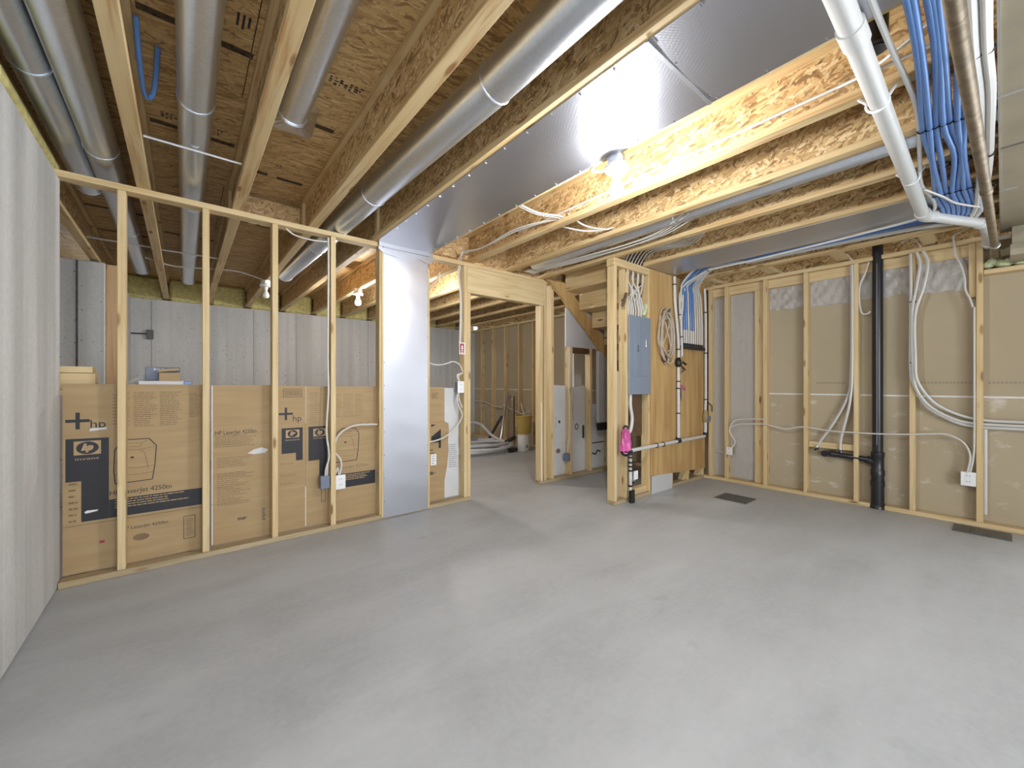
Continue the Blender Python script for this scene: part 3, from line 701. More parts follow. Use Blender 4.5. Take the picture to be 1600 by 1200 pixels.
def drawing(parent, x0, x1, z0, z1):
    W, Hh = x1 - x0, z1 - z0
    P = lambda a, b: (x0 + a * W, z0 + b * Hh)
    outline(parent, [P(0.03, 0), P(0, 0.3), P(0.02, 0.78), P(0.12, 0.9), P(0.3, 1), P(0.82, 1), P(1, 0.82), P(0.96, 0.35), P(0.9, 0.02), P(0.03, 0)], 0.005, NAVY)
    for a in ([P(0.02, 0.78), P(0.55, 0.75), P(0.98, 0.8)], [P(0.3, 0.92), P(0.62, 0.9), P(0.8, 0.97)], [P(0.35, 0.84), P(0.6, 0.83), P(0.66, 0.9)], [P(0.01, 0.36), P(0.6, 0.33), P(0.96, 0.36)], [P(0.01, 0.2), P(0.6, 0.17), P(0.93, 0.2)], [P(0.6, 0.75), P(0.72, 0.66), P(0.8, 0.3)]):
        outline(parent, a, 0.0028, FADE)
    pr(parent, 'printed_button', rect(x0 + W * 0.38, z0 + Hh * 0.56, x0 + W * 0.46, z0 + Hh * 0.60), NAVY)
s1 = sheet('flattened brown printer carton with black logo block against the concrete wall', [(-0.549, 0.042), (0.128, 0.042), (0.128, 1.165), (-0.549, 1.17)])
plus(s1, -0.488, 0.95, 0.05, 0.009); text('printed_letters', 'hp', -0.435, 0.905, 0.05, NAVY, s1, YC - 0.001, 0.065)
pr(s1, 'printed_block', [(-0.537, 0.845), (-0.356, 0.842), (-0.356, 0.345), (-0.473, 0.345), (-0.473, 0.59), (-0.537, 0.59)], NAVY)
logo(s1, -0.504, 0.746, -0.39, 0.828); text('printed_letters', 'invent', -0.498, 0.715, 0.016, CARDEDGE, s1, YC - 0.0015, 0.1)
pr(s1, 'printed_strip', [(-0.3555, 0.345), (0.128, 0.345), (0.128, 0.458), (-0.3555, 0.458)], NAVY)
lines(s1, -0.33, 0.05, 0.40, 0.445, 4, CARDEDGE, 0.005, YC - 0.001, 0.4)
text('printed_letters', 'HP LaserJet 4250tn', -0.352, 0.482, 0.03, NAVY, s1, YC - 0.001, 0.29)
drawing(s1, -0.335, -0.137, 0.55, 0.82)
for (a, b) in ((-0.3, -0.262), (-0.245, -0.13), (-0.12, 0.0)): lines(s1, a, b, 0.90, 1.115, 19, FADE)
lines(s1, -0.34, -0.29, 0.92, 1.1, 10, FADE); lines(s1, 0.03, 0.1, 0.95, 1.1, 12, FADE)
pr(s1, 'taped_seam', rect(-0.352, 1.164, 0.128, 1.1655), CARDEDGE); pr(s1, 'fold_line', rect(-0.549, 0.325, 0.128, 0.329), FADE); pr(s1, 'fold_line', rect(-0.31, 0.878, 0.0, 0.8805), CARDEDGE)
lines(s1, -0.525, -0.485, 0.35, 0.57, 7, FADE, 0.012); text('printed_letters', 'HP LaserJet 4250tn', -0.30, 0.255, 0.02, INK, s1, YC - 0.001, 0.22)
pr(s1, 'printed_globe', [(-0.21 + 0.04 * math.cos(a), 0.195 + 0.022 * math.sin(a)) for a in [k * math.pi / 6 for k in range(12)]], FADE)
outline(s1, [(0.0, 0.13), (0.06, 0.13), (0.06, 0.28), (0.0, 0.28), (0.0, 0.13)], 0.003, NAVY); lines(s1, 0.01, 0.05, 0.15, 0.26, 9, FADE)
pr(s1, 'torn_patch', [(-0.455, 0.392), (-0.405, 0.400), (-0.402, 0.408), (-0.45, 0.410), (-0.46, 0.402)], DRYW, dy=0.0015); pr(s1, 'red_sticker', rect(-0.397, 0.2, -0.375, 0.215), REDM)
pr(s1, 'torn_patch', [(-0.44, 0.885), (-0.365, 0.893), (-0.365, 0.905), (-0.435, 0.903)], WCARD, dy=0.0015)
s2 = sheet('flattened brown carton with small printed paragraphs in the third stud bay', [(0.150, 0.042), (0.5495, 0.042), (0.5495, 1.162), (0.150, 1.162)])
text('printed_letters', 'HP LaserJet 4250tn', 0.170, 0.812, 0.03, NAVY, s2, YC - 0.001, 0.245)
lines(s2, 0.17, 0.42, 0.725, 0.80, 7, FADE); pr(s2, 'fold_line', rect(0.15, 0.862, 0.5495, 0.865), CARDEDGE)
for z in (0.61, 0.5, 0.42, 0.34): lines(s2, 0.18, 0.40, z - 0.03, z + 0.035, 6, FADE, 0.004, None, 0.6)
pr(s2, 'torn_patch', [(0.36, 0.665), (0.40, 0.69), (0.45, 0.7), (0.49, 0.68), (0.47, 0.658), (0.40, 0.655)], WCARD)
pr(s2, 'fold_line', rect(0.15, 0.325, 0.5495, 0.329), CARDEDGE); lines(s2, 0.30, 0.36, 0.19, 0.2, 2, NAVY, 0.006); lines(s2, 0.45, 0.475, 0.16, 0.24, 6, NAVY, 0.005)
pr(s2, 'torn_edge', rect(0.150, 0.05, 0.156, 1.16), DRYW)
s3 = sheet('narrow brown carton panel with plus sign and barcode in the fourth stud bay', [(0.552, 0.042), (0.742, 0.042), (0.742, 1.155), (0.552, 1.155)])
plus(s3, 0.607, 0.94, 0.048, 0.008); text('printed_letters', 'hp', 0.655, 0.882, 0.045, NAVY, s3, YC - 0.001, 0.06)
pr(s3, 'printed_block', [(0.578, 0.83), (0.724, 0.83), (0.724, 0.575), (0.676, 0.575), (0.676, 0.635), (0.578, 0.635)], NAVY)
logo(s3, 0.606, 0.755, 0.70, 0.815); text('printed_letters', 'invent', 0.605, 0.732, 0.014, CARDEDGE, s3, YC - 0.0015, 0.1)
outline(s3, [(0.59, 1.07), (0.715, 1.07), (0.715, 1.13), (0.59, 1.13), (0.59, 1.07)], 0.003, NAVY)
m = MB()
for k in range(22): m.prism(rect(0.600 + k * 0.005, 1.08, 0.6025 + k * 0.005, 1.12), 1, YC - 0.0009, YC - 0.0002)
m.build('barcode', FADE, s3); pr(s3, 'fold_line', rect(0.552, 0.37, 0.742, 0.373), CARDEDGE)
for z in (0.55, 0.46, 0.40): lines(s3, 0.565, 0.70, z, z + 0.01, 2, FADE, 0.003)
s4 = sheet('wide brown carton with logo block and printer outline beside the foil panel', [(0.744, 0.042), (1.30, 0.042), (1.30, 1.148), (0.744, 1.152)])
pr(s4, 'torn_edge', rect(0.744, 0.86, 0.747, 1.15), DRYW); pr(s4, 'torn_edge', rect(0.742, 0.05, 0.747, 0.36), DRYW)
pr(s4, 'printed_block', [(0.765, 0.83), (0.905, 0.83), (0.905, 0.40), (0.845, 0.40), (0.845, 0.56), (0.765, 0.56)], NAVY)
logo(s4, 0.80, 0.75, 0.895, 0.812); text('printed_letters', 'invent', 0.802, 0.73, 0.014, CARDEDGE, s4, YC - 0.0015, 0.09)
drawing(s4, 0.965, 1.16, 0.52, 0.80); text('printed_letters', 'HP LaserJet 4250tn', 0.93, 0.462, 0.028, FADE, s4, YC - 0.001, 0.31)
pr(s4, 'printed_strip', rect(0.945, 0.305, 1.30, 0.42), NAVY); lines(s4, 0.96, 1.26, 0.365, 0.405, 4, CARDEDGE, 0.005, YC - 0.001, 0.3)
for a, b in ((0.95, 1.02), (1.03, 1.12), (1.13, 1.2)): lines(s4, a, b, 0.90, 1.08, 13, FADE, 0.003)
lines(s4, 0.775, 0.85, 0.86, 1.10, 16, FADE, 0.003); outline(s4, [(1.19, 0.845), (1.165, 0.83), (1.17, 0.812), (1.195, 0.815), (1.2, 0.83)], 0.004, FADE, 'scrawl')
outline(s4, [(1.21, 0.83), (1.235, 0.83), (1.235, 0.845), (1.26, 0.842)], 0.004, FADE, 'scrawl'); pr(s4, 'fold_line', rect(0.744, 0.25, 1.30, 0.2525), CARDEDGE)
outline(s4, [(0.86, 0.22), (0.89, 0.22), (0.89, 0.36), (0.86, 0.36), (0.86, 0.22)], 0.003, NAVY)
s5 = sheet('torn brown carton with black arrow shape between foil panel and doorway', [(1.765, 0.042), (1.99, 0.042), (1.99, 0.22), (2.02, 0.36), (2.035, 0.5), (2.03, 0.62), (2.04, 0.72), (2.035, 0.78), (1.99, 0.80), (1.99, 1.14), (1.765, 1.14)])
pr(s5, 'printed_block', [(1.845, 0.66), (1.95, 0.73), (1.95, 0.545), (1.925, 0.545), (1.925, 0.60), (1.845, 0.605)], NAVY); pr(s5, 'printed_block', [(1.845, 0.755), (1.90, 0.775), (1.845, 0.78)], NAVY)
pr(s5, 'fold_line', rect(1.765, 0.80, 2.0, 0.8025), FADE); lines(s5, 1.85, 1.93, 1.03, 1.08, 6, FADE, 0.006); lines(s5, 1.79, 1.90, 0.50, 0.53, 2, INK, 0.008)
pr(s5, 'white_label', rect(1.838, 0.385, 1.90, 0.49), WHITEP); lines(s5, 1.85, 1.89, 0.40, 0.47, 4, BLUEBOX, 0.006, YC - 0.001); lines(s5, 1.785, 1.90, 0.295, 0.315, 3, INK, 0.008)
s6 = sheet('narrow white carton strip beside the doorway stud with grey print', [(1.985, 0.045), (2.155, 0.045), (2.155, 1.13), (1.985, 1.13)], WCARD, 0.004, YC + 0.006)
lines(s6, 2.04, 2.14, 0.34, 0.56, 12, GREYINK, 0.006, YC + 0.006); 
s7 = sheet('white carton with grey diagrams just right of the doorway', [(3.43, 0.045), (3.72, 0.045), (3.72, 1.15), (3.425, 1.16)], WCARD)
for z in (0.70, 0.56, 0.44): lines(s7, 3.44, 3.54, z - 0.04, z + 0.02, 4, GREYINK, 0.005)
pr(s7, 'printed_icon', [(3.61 + 0.018 * math.cos(a), 0.70 + 0.02 * math.sin(a)) for a in [k * math.pi / 5 for k in range(10)]], INK); pr(s7, 'printed_globe', [(3.59 + 0.04 * math.cos(a), 0.34 + 0.03 * math.sin(a)) for a in [k * math.pi / 5 for k in range(10)]], FADE)
outline(s7, [(3.44, 0.76), (3.55, 0.76), (3.55, 0.64), (3.50, 0.64)], 0.004, GREYINK)
s8 = sheet('white carton with round dark emblem under the stairs', [(3.755, 0.045), (4.09, 0.045), (4.09, 1.15), (3.755, 1.12)], WCARD)
outline(s8, [(3.93 + 0.028 * math.cos(a), 0.62 + 0.035 * math.sin(a)) for a in [k * math.pi / 8 for k in range(17)]], 0.012, INK, 'printed_emblem'); pr(s8, 'printed_block', rect(4.04, 0.46, 4.08, 0.63), INK)
pr(s8, 'printed_icon', rect(3.80, 1.02, 3.84, 1.09), GREYINK); outline(s8, [(3.80, 0.98), (3.85, 0.94), (3.86, 0.76), (3.88, 0.7)], 0.008, GREYINK, 'crease'); lines(s8, 3.78, 3.82, 0.4, 0.75, 12, GREYINK, 0.004)
s9 = sheet('white carton behind the end of the service wall with black letters', [(4.13, 0.045), (4.6, 0.045), (4.6, 0.9), (4.13, 0.9)], WCARD)
outline(s9, [(4.22, 0.25), (4.32, 0.22), (4.34, 0.27), (4.42, 0.25)], 0.02, INK, 'printed_mark'); pr(s9, 'printed_strip', rect(4.14, 0.37, 4.5, 0.385), INK)

# things lying on top of the cardboard line
tag(MB().box((-0.60, 3.52, 1.14), (-0.42, 3.66, 1.235)).box((-0.60, 3.51, 1.238), (-0.43, 3.65, 1.275)).build('wood_offcut', WOOD[0]), 'pine offcuts stacked in the corner above the black logo carton', 'wood')
sh = empty('storage_shelf', (0, 3.62, 0), 'rough shelf hidden behind the cardboard lining', 'shelf')
box('board', (-0.62, 3.495, 1.10), (0.09, 3.78, 1.135), 'wood', sh); box('support', (-0.50, 3.6, 0.0), (-0.46, 3.64, 1.099), 'wood', sh); box('support', (0.02, 3.6, 0.0), (0.06, 3.64, 1.099), 'wood', sh)
e = empty('white_box', (-0.12, 3.6, 1.136), 'flat white box with blue end on the shelf beside a stud', 'box'); box('body', (-0.225, 3.51, 1.137), (0.0, 3.7, 1.19), WCARD, e); box('blue_end', (0.0, 3.512, 1.139), (0.045, 3.66, 1.188), PEXB, e)
e = empty('lettered_box', (-0.12, 3.7, 1.192), 'small grey-blue box with white lettering on the shelf', 'box'); box('body', (-0.20, 3.66, 1.192), (-0.02, 3.76, 1.285), BLUEBOX, e)
text('lettering', '9\u00bc" x 11"', -0.16, 1.262, 0.016, WHITEP, e, 3.658, 0.13)
tag(MB().box((-0.125, 3.515, 1.192), (-0.02, 3.62, 1.245)).prism([(-0.135, 1.247), (-0.02, 1.262), (-0.03, 1.275), (-0.12, 1.266)], 1, 3.51, 3.63).build('tan_carton', CARD), 'small open tan carton on top of the white box', 'box')
tag(MB().prism([(-0.36, 1.136), (-0.23, 1.136), (-0.16, 1.24), (-0.19, 1.25)], 1, 3.72, 3.74).build('grey_flap', DRYG), 'tilted grey flap leaning beside the lettered box', 'panel')
e = empty('wall_bracket', (-0.42, 7.55, 1.88), 'small dark metal bracket stuck on the far concrete wall', 'bracket')
tube('rod', [(-0.56, 7.55, 1.87), (-0.40, 7.55, 1.87)], 0.008, BLK, e, 6); box('plate', (-0.40, 7.54, 1.80), (-0.33, 7.598, 1.93), GRILLE, e)

# ================================================================== services on the short service wall
ep = empty('electrical_panel', (3.6, YP, 1.06), 'blue-grey electrical breaker panel between the service wall studs', 'electrical panel')
box('box', (3.425, YP - 0.005, 1.075), (3.783, YQ, 1.85), PANELG, ep); box('cover', (3.412, YP - 0.016, 1.065), (3.80, YP - 0.0055, 1.86), PANELG2, ep, 0.004)
d = box('door', (3.50, YP - 0.022, 1.25), (3.735, YP - 0.0165, 1.80), PANELG2, ep, 0.003)
box('latch', (3.70, YP - 0.026, 1.55), (3.715, YP - 0.0225, 1.63), CHROME, d); box('hinge', (3.61, YP - 0.024, 1.26), (3.614, YP - 0.0222, 1.79), PANELG, d, 0)
m = MB()
for k in range(4): m.box((3.545 + 0.01 * (k % 2), YP - 0.0235, 1.50 + 0.018 * k), (3.575, YP - 0.0222, 1.509 + 0.018 * k))
m.build('warning_print', INK, d)
tag(tube('conduit', [(3.50, YP + 0.03, 1.07), (3.50, YP + 0.03, 0.95), (3.53, YP + 0.03, 0.82), (3.50, YP + 0.03, 0.70), (3.425, YP + 0.03, 0.66), (3.40, YP + 0.03, 0.655)], 0.018, PVC, None, 12, 5), 'curved white conduit below the grey breaker panel', 'conduit')
tag(box('backing_panel', (3.425, YQ - 0.012, 0.62), (3.783, YQ - 0.002, 1.06), DARKWD, None), 'dark brown backing panel below the breaker panel', 'panel')
# bundle of house wiring dropping into the panel
for k in range(15):
    x0 = 3.44 + 0.022 * k; x1 = 3.45 + 0.30 * ((k * 7) % 15) / 15; y = YP + 0.02 + 0.012 * (k % 4)
    tag(tube('house_cable', [(x1, y, 1.852), (x1 + 0.01, y, 1.93), (x1 - 0.012, y + 0.004, 2.02), ((x0 + x1) / 2 + 0.02 * math.sin(k * 2.3), y, 2.12), (x0, y + 0.003, 2.22), (x0 + 0.006, y, 2.313)], 0.0065, CABLE, None, 6, 4), 'white cable in the tangle dropping into the top of the breaker panel', 'cable', 'cables entering the breaker panel')
tag(MB().tube([(3.70, YP + 0.01, 1.88), (3.74, YP + 0.01, 1.95), (3.755, YP + 0.012, 2.0)], 0.02, 8, 3).build('earth_lug', FOAM, None, True), 'pale green wire bundle beside the panel top', 'cable')
for k in range(7):   # the same wiring arching over the plate towards the joists
    x = 3.44 + 0.05 * k
    tag(tube('house_cable', [(x, YP + 0.05, 2.392), (x - 0.03, YP - 0.03, 2.47), (x - 0.08, YP - 0.16, 2.50), (x - 0.02 * k, YP - 0.36 - 0.03 * k, 2.46), (3.30 + 0.02 * k, 1.6, 2.45)], 0.0065, CABLE, None, 6, 4), ('first', 'second', 'third', 'fourth', 'fifth', 'sixth', 'last')[k] + ' grey-white cable from the left arching over the plate above the breaker panel', 'cable', 'cables arching above the breaker panel')
tag(MB().box((3.30, YP - 0.012, 1.975), (3.37, YP - 0.002, 1.995)).tube([(3.30, YP - 0.02, 1.93), (3.36, YP - 0.02, 2.06)], 0.017, 8).build('cable_clamp', CHROME, None, True), 'small metal clamp on the end stud beside the panel wiring', 'clamp')
# coil of spare cable on the plywood
m = MB()
for k in range(9):
    a, b = 0.118 + 0.03 * math.sin(k * 1.9), 0.245 + 0.045 * math.cos(k * 2.7); cx = 4.06 + 0.02 * math.sin(k * 3.1); cz = 1.70 + 0.03 * math.cos(k * 1.3)
    pts = [(cx + a * math.cos(t) * (1 - 0.12 * math.sin(t)), YP - 0.026 - 0.005 * k, cz + b * math.sin(t) + 0.028 * math.sin(3 * t + k)) for t in [j * 2 * math.pi / 16 for j in range(17)]]
    m.tube(pts, 0.0075, 6, 2)
m.tube([(3.98, YP - 0.05, 1.60), (4.05, YP - 0.055, 1.70), (4.12, YP - 0.05, 1.86)], 0.0075, 6, 3); m.tube([(4.12, YP - 0.06, 1.58), (4.06, YP - 0.065, 1.72), (4.0, YP - 0.06, 1.84)], 0.0075, 6, 3)
cc = empty('cable_coil', (4.06, YP - 0.04, 1.43), 'oval coil of beige cable hanging on the plywood board', 'cable coil')
m.build('loops', CABLEB, cc, True); tube('hook', [(4.06, YP - 0.012, 1.965), (4.06, YP - 0.08, 1.955), (4.06, YP - 0.085, 1.985)], 0.007, BLK, cc, 6, 2)
MB().torus((4.02, YP - 0.045, 1.44), 0.028, 0.007, (1, 0, 0), 12, 5).build('tie', BLK, cc, True)

# plumbing manifold: tubes hanging down the plywood
YM = YP - 0.04
mf = empty('pipe_manifold', (4.66, YM, 1.58), 'black manifold bar holding a row of white tubes on the plywood', 'manifold')
box('bar', (4.37, YM - 0.02, 1.575), (4.93, YM + 0.02, 1.61), BLK, mf)
for k in range(10): MB().lathe((4.40 + 0.054 * k, YM, 1.611), [(0.014, 0), (0.014, 0.025), (0.011, 0.03)], 8).build('fitting', BLK, mf, True)
for k in range(10):
    x = 4.40 + 0.054 * k; blue = k in (1, 2, 4, 5)
    top = (4.33 + 0.032 * k, 2.06, 2.455 + 0.012 * (k % 2)); low = 1.94 if blue else 1.642
    path = [(x, YM, 1.642), (x, YM, 1.85), (x - 0.01, YM, 2.02), (x - 0.05 - 0.003 * k, YM - 0.02, 2.2), (x - 0.10 + (top[0] - x + 0.10) * 0.6, YM - 0.06, 2.31), (top[0], top[1], top[2]), (top[0], 1.72, top[2])]
    if blue:
        tag(tube('blue_pex_pipe', [(x, YM, 1.80)] + [p for p in path[2:]], 0.0115, PEXB, None, 8, 4), ['leftmost', 'second', 'third', 'rightmost'][[1, 2, 4, 5].index(k)] + ' blue tube curving down the plywood board onto the manifold', 'pipe', 'blue tubes at the manifold')
        tag(tube('white_pex_tail', path[:1] + [(x, YM, 1.795)], 0.0115, PEXW, None, 8), 'short white tube joining the ' + ['leftmost', 'second', 'third', 'rightmost'][[1, 2, 4, 5].index(k)] + ' blue tube to the manifold bar', 'pipe', 'short tubes at the manifold')
    else:
        tag(tube('white_pex_pipe', path, 0.0092, PEXW, None, 8, 4), ('first', '', '', 'second', '', '', 'third', 'fourth', 'fifth', 'last')[k] + ' full white tube from the left in the row above the manifold', 'pipe', 'white tubes at the manifold')
# main risers left and right of the manifold
def riser(label, pts, r, mat, bands, sub=3, name='water_pipe', cat='pipe'):
    e = empty(name, pts[-1], label, cat); tube('pipe', pts, r, mat, e, 12, sub)
    for b in bands:
        ax = (0, 0, 1) if len(b) == 3 else b[3]
        MB().torus(b[:3], r + 0.002, 0.006, ax, 12, 5).build('clip', BLK, e, True)
    return e
riser('white water pipe down the left side of the manifold to a valve', [(4.24, YM, 2.37), (4.25, YM, 2.1), (4.30, YM, 1.8), (4.325, YM, 1.6), (4.325, YM, 1.47)], 0.016, PEXW, [(4.24, YM, 2.28), (4.325, YM, 1.56)])
riser('second white tube beside the left riser on the plywood', [(4.30, 2.0, 2.37), (4.37, YM - 0.015, 2.26), (4.33, YM - 0.015, 2.0), (4.345, YM - 0.02, 1.8), (4.36, YM - 0.01, 1.61)], 0.0115, PEXW, [(4.335, YM - 0.016, 1.95)])
riser('third white tube beside the left riser on the plywood', [(4.33, 2.0, 2.37), (4.42, YM - 0.03, 2.27), (4.36, YM - 0.03, 2.05), (4.33, YM - 0.03, 1.85), (4.345, YM - 0.03, 1.63), (4.35, YM - 0.03, 1.48)], 0.0115, PEXW, [(4.343, YM - 0.03, 1.70)])
riser('white water pipe along the right edge of the plywood board', [(4.95, YM, 2.34), (4.97, YM, 2.2), (4.985, YM, 1.9), (4.985, YM, 1.4), (4.985, YM, 1.0), (4.975, YM, 0.85)], 0.016, PEXW, [(4.98, YM, 2.05), (4.985, YM, 1.55), (4.985, YM, 0.98)])
va = empty('valve', (4.325, YM, 1.36), 'black valve body below the left riser on the plywood', 'valve')
MB().lathe((4.325, YM, 1.36), [(0.018, 0), (0.035, 0.02), (0.04, 0.05), (0.03, 0.08), (0.018, 0.11)], 12).build('body', BLK, va, True); tube('handle', [(4.33, YM - 0.04, 1.42), (4.40, YM - 0.05, 1.39)], 0.012, BLK, va, 8)
tube('stem', [(4.325, YM, 1.42), (4.325, YM - 0.045, 1.42)], 0.01, BRONZE, va, 8)
for k in range(3): tube('test_lead', [(4.325, YM - 0.03, 1.38), (4.31 + 0.03 * k, YM - 0.06, 1.33), (4.30 + 0.05 * k, YM - 0.04, 1.29 + 0.02 * k)], 0.004, BLK, va, 5, 3)
lp = riser('white water pipe running down from the valve to the horizontal pipe', [(4.325, YM, 1.36), (4.325, YM, 0.95), (4.325, YM, 0.56)], 0.018, PEXW, [(4.325, YM, 1.20), (4.325, YM, 1.12), (4.325, YM, 0.84)])
tg = empty('pipe_tag', (4.42, YM, 0.98), 'small tan tag with purple wires hanging on the vertical pipe', 'tag'); box('card', (4.39, YM - 0.002, 0.985), (4.47, YM + 0.002, 1.11), CARDEDGE, tg, 0)
for k in range(3): tube('wire', [(4.345, YM, 1.17), (4.37 + 0.03 * k, YM - 0.02, 1.14), (4.43 + 0.02 * k, YM - 0.004, 1.10)], 0.004, PINK, tg, 5, 3)
hp = empty('water_pipe', (4.2, YM, 0.5), 'white horizontal pipe across the lower part of the plywood', 'pipe')
tube('pipe', [(3.40, YM, 0.515), (3.85, YM, 0.52), (4.30, YM, 0.525)], 0.019, PEXW, hp, 12); tube('pipe', [(4.35, YM, 0.525), (4.965, YM, 0.53)], 0.019, PEXW, hp, 12)
MB().lathe((4.29, YM, 0.525), [(0.024, 0), (0.026, 0.02), (0.026, 0.05), (0.024, 0.07)], 12, (1, 0, 0)).lathe((4.325, YM, 0.535), [(0.025, 0), (0.025, 0.03)], 12).build('tee', BLK, hp, True)
MB().lathe((4.955, YM, 0.53), [(0.024, 0), (0.024, 0.04)], 12, (1, 0, 0)).lathe((4.975, YM, 0.53), [(0.024, 0), (0.024, 0.045)], 12).build('elbow', BLK, hp, True)
for x in (3.87, 4.0): MB().torus((x, YM, 0.52), 0.022, 0.006, (1, 0, 0), 12, 5).build('clip', BLK, hp, True)
ml = empty('water_pipe', (4.985, YM, 0.55), 'short white pipe with a water meter in the corner by the right wall', 'pipe')
tube('pipe', [(4.975, YM, 0.575), (4.98, YM, 0.70)], 0.019, PEXW, ml, 12); MB().lathe((4.98, YM, 0.70), [(0.03, 0), (0.045, 0.03), (0.045, 0.07), (0.03, 0.10), (0.022, 0.15)], 14).build('meter', BRONZE, ml, True)
MB().lathe((4.98, YM - 0.03, 0.75), [(0.034, 0), (0.034, 0.02)], 14, (0, -1, 0)).build('dial', BLUEBOX, ml, True); tube('lever', [(4.985, YM - 0.02, 0.95), (5.02, YM - 0.06, 0.90), (5.02, YM - 0.06, 0.83)], 0.006, BLK, ml, 5)
bs = empty('supply_valve', (3.40, YM, 0.0), 'black fittings and white tag standing at the foot of the end studs', 'valve')
tube('pipe', [(3.40, YM, 0.12), (3.40, YM, 0.495)], 0.016, PEXW, bs, 10); MB().lathe((3.40, YM, 0.47), [(0.022, 0), (0.024, 0.05)], 10).build('elbow', BLK, bs, True)
for z in (0.44, 0.39, 0.35, 0.31, 0.16): MB().lathe((3.40, YM, z), [(0.022, 0), (0.022, 0.018)], 10).build('ring', BLK, bs, True)
MB().box((3.385, YM - 0.03, 0.001), (3.435, YM + 0.01, 0.13), 0.004).build('foot', BLK, bs); box('tag', (3.43, YM - 0.02, 0.225), (3.50, YM - 0.016, 0.31), WHITEP, bs, 0)
MB().lathe((3.46, YM, 0.25), [(0.05, 0), (0.055, 0.01), (0.055, 0.02), (0.05, 0.03)], 14, (0, 1, 0)).build('gauge', GALV, bs, True); tube('hose', [(3.41, YM, 0.2), (3.46, YM + 0.01, 0.185), (3.52, YM + 0.02, 0.24)], 0.009, BLK, bs, 6, 3)
pk = empty('pink_bag', (3.31, YP - 0.03, 0.5), 'pink plastic bag with dark contents hanging on the end studs', 'bag')
v = []; f = []; n = 12; prof = [(0.015, 0.0), (0.045, -0.03), (0.05, -0.08), (0.055, -0.14), (0.062, -0.2), (0.055, -0.235), (0.025, -0.25)]
for i, (r, h) in enumerate(prof):
    for k in range(n):
        a = 2 * math.pi * k / n; rr = r * (1 + 0.18 * math.sin(3 * a + i * 1.7)); v.append((3.30 + rr * math.cos(a), YP - 0.055 + rr * 0.8 * math.sin(a), 0.74 + h))
for i in range(len(prof) - 1):
    for k in range(n): f.append((i * n + k, i * n + (k + 1) % n, (i + 1) * n + (k + 1) % n, (i + 1) * n + k))
f.append(tuple(range((len(prof) - 1) * n, len(prof) * n))); f.append(tuple(range(n)))
MB().add(v, f).build('bag', PINK, pk, False)
MB().lathe((3.30, YP - 0.056, 0.472), [(0.012, 0), (0.036, 0.012), (0.05, 0.03), (0.057, 0.05), (0.05, 0.06)], 12).build('contents', NAVY, pk, False); MB().torus((3.335, YP - 0.03, 0.735), 0.025, 0.009, (0.4, 1, 0), 12, 5).build('knob', BLK, pk, True)

# ================================================================== stairs behind the service wall
st = empty('staircase', (3.9, 2.9, 1.0), 'open pine stairs seen from below behind the service wall', 'stairs')
sl = 0.81
MB().prism([(3.26, 2.385), (3.56, 2.385), (5.02, 2.385 - 1.46 * sl), (5.02, 0.975), (3.30, 2.37)], 1, 3.332, 3.37).build('stringer', PLY, st)
MB().prism([(3.26, 2.385), (3.56, 2.385), (5.02, 2.385 - 1.46 * sl), (5.02, 0.975), (3.30, 2.37)], 1, 2.46, 2.498).build('stringer', PLY, st)
for k in range(7):
    x = 3.30 + 0.247 * k; z = 2.52 - 0.2 * k
    box('tread', (x + 0.01, 2.50, z - 0.034), (x + 0.30, 3.33, z), 'wood', st)
    if z - 0.2 > 0: box('riser', (x + 0.256, 2.50, z - 0.201), (x + 0.275, 3.33, z - 0.035), 'wood', st)

# ================================================================== overhead plumbing below the joists (right)
pv = empty('pvc_pipe', (3.9, 0.33, 2.34), 'thick white drain pipe strapped under the joists at the upper right', 'pipe')
ZP = 2.352
tube('pipe', [(-0.3, 0.30, ZP), (1.75, 0.318, ZP)], 0.034, PVC, pv, 16); tube('pipe', [(1.75, 0.318, ZP), (3.93, 0.345, ZP - 0.01)], 0.034, PVC, pv, 16)
MB().tube([(3.90, 0.344, ZP - 0.01), (3.99, 0.336, ZP - 0.012), (4.04, 0.30, ZP - 0.012)], 0.041, 16, 4).build('elbow', PVC, pv, True)
tube('pipe', [(4.02, 0.32, ZP - 0.012), (4.50, 0.085, ZP - 0.014)], 0.034, PVC, pv, 16)
MB().tube([(4.46, 0.105, ZP - 0.014), (4.52, 0.075, ZP - 0.016), (4.58, 0.066, ZP - 0.03)], 0.041, 16, 4).build('elbow', PVC, pv, True)
tube('pipe', [(4.55, 0.067, ZP - 0.03), (5.02, 0.066, ZP - 0.06)], 0.034, PVC, pv, 16); MB().torus((4.95, 0.066, ZP - 0.056), 0.035, 0.006, (1, 0, 0), 16, 5).build('collar', PVC, pv, True)
MB().tube([(1.70, 0.318, ZP), (1.80, 0.318, ZP)], 0.040, 16).build('coupling', PVC, pv, True)
for x in (2.25, 3.22): 
    MB().torus((x, 0.33, ZP - 0.003), 0.037, 0.005, (1, 0, 0), 16, 5).tube([(x, 0.295, ZP + 0.01), (x - 0.01, 0.27, JB)], 0.006, 5).tube([(x, 0.365, ZP + 0.01), (x - 0.01, 0.39, JB)], 0.006, 5).build('pipe_strap', WHITEP, pv, True)
ab = empty('black_drain_stub', (2.03, 0.30, 2.43), 'black drain pipe end hanging beside the white drain pipe', 'pipe')
MB().lathe((1.99, 0.295, 2.685), [(0.038, 0), (0.038, 0.27)], 18, (0.04, 0.02, -1)).build('pipe', ABS, ab, True); MB().torus((2.0, 0.30, 2.425), 0.039, 0.007, (0.04, 0.02, -1), 18, 6).build('rim', ABS, ab, True)
gp = empty('gas_pipe', (5.0, 0.03, 2.19), 'weathered steel gas pipe running under the blue tubes to the right wall', 'pipe')
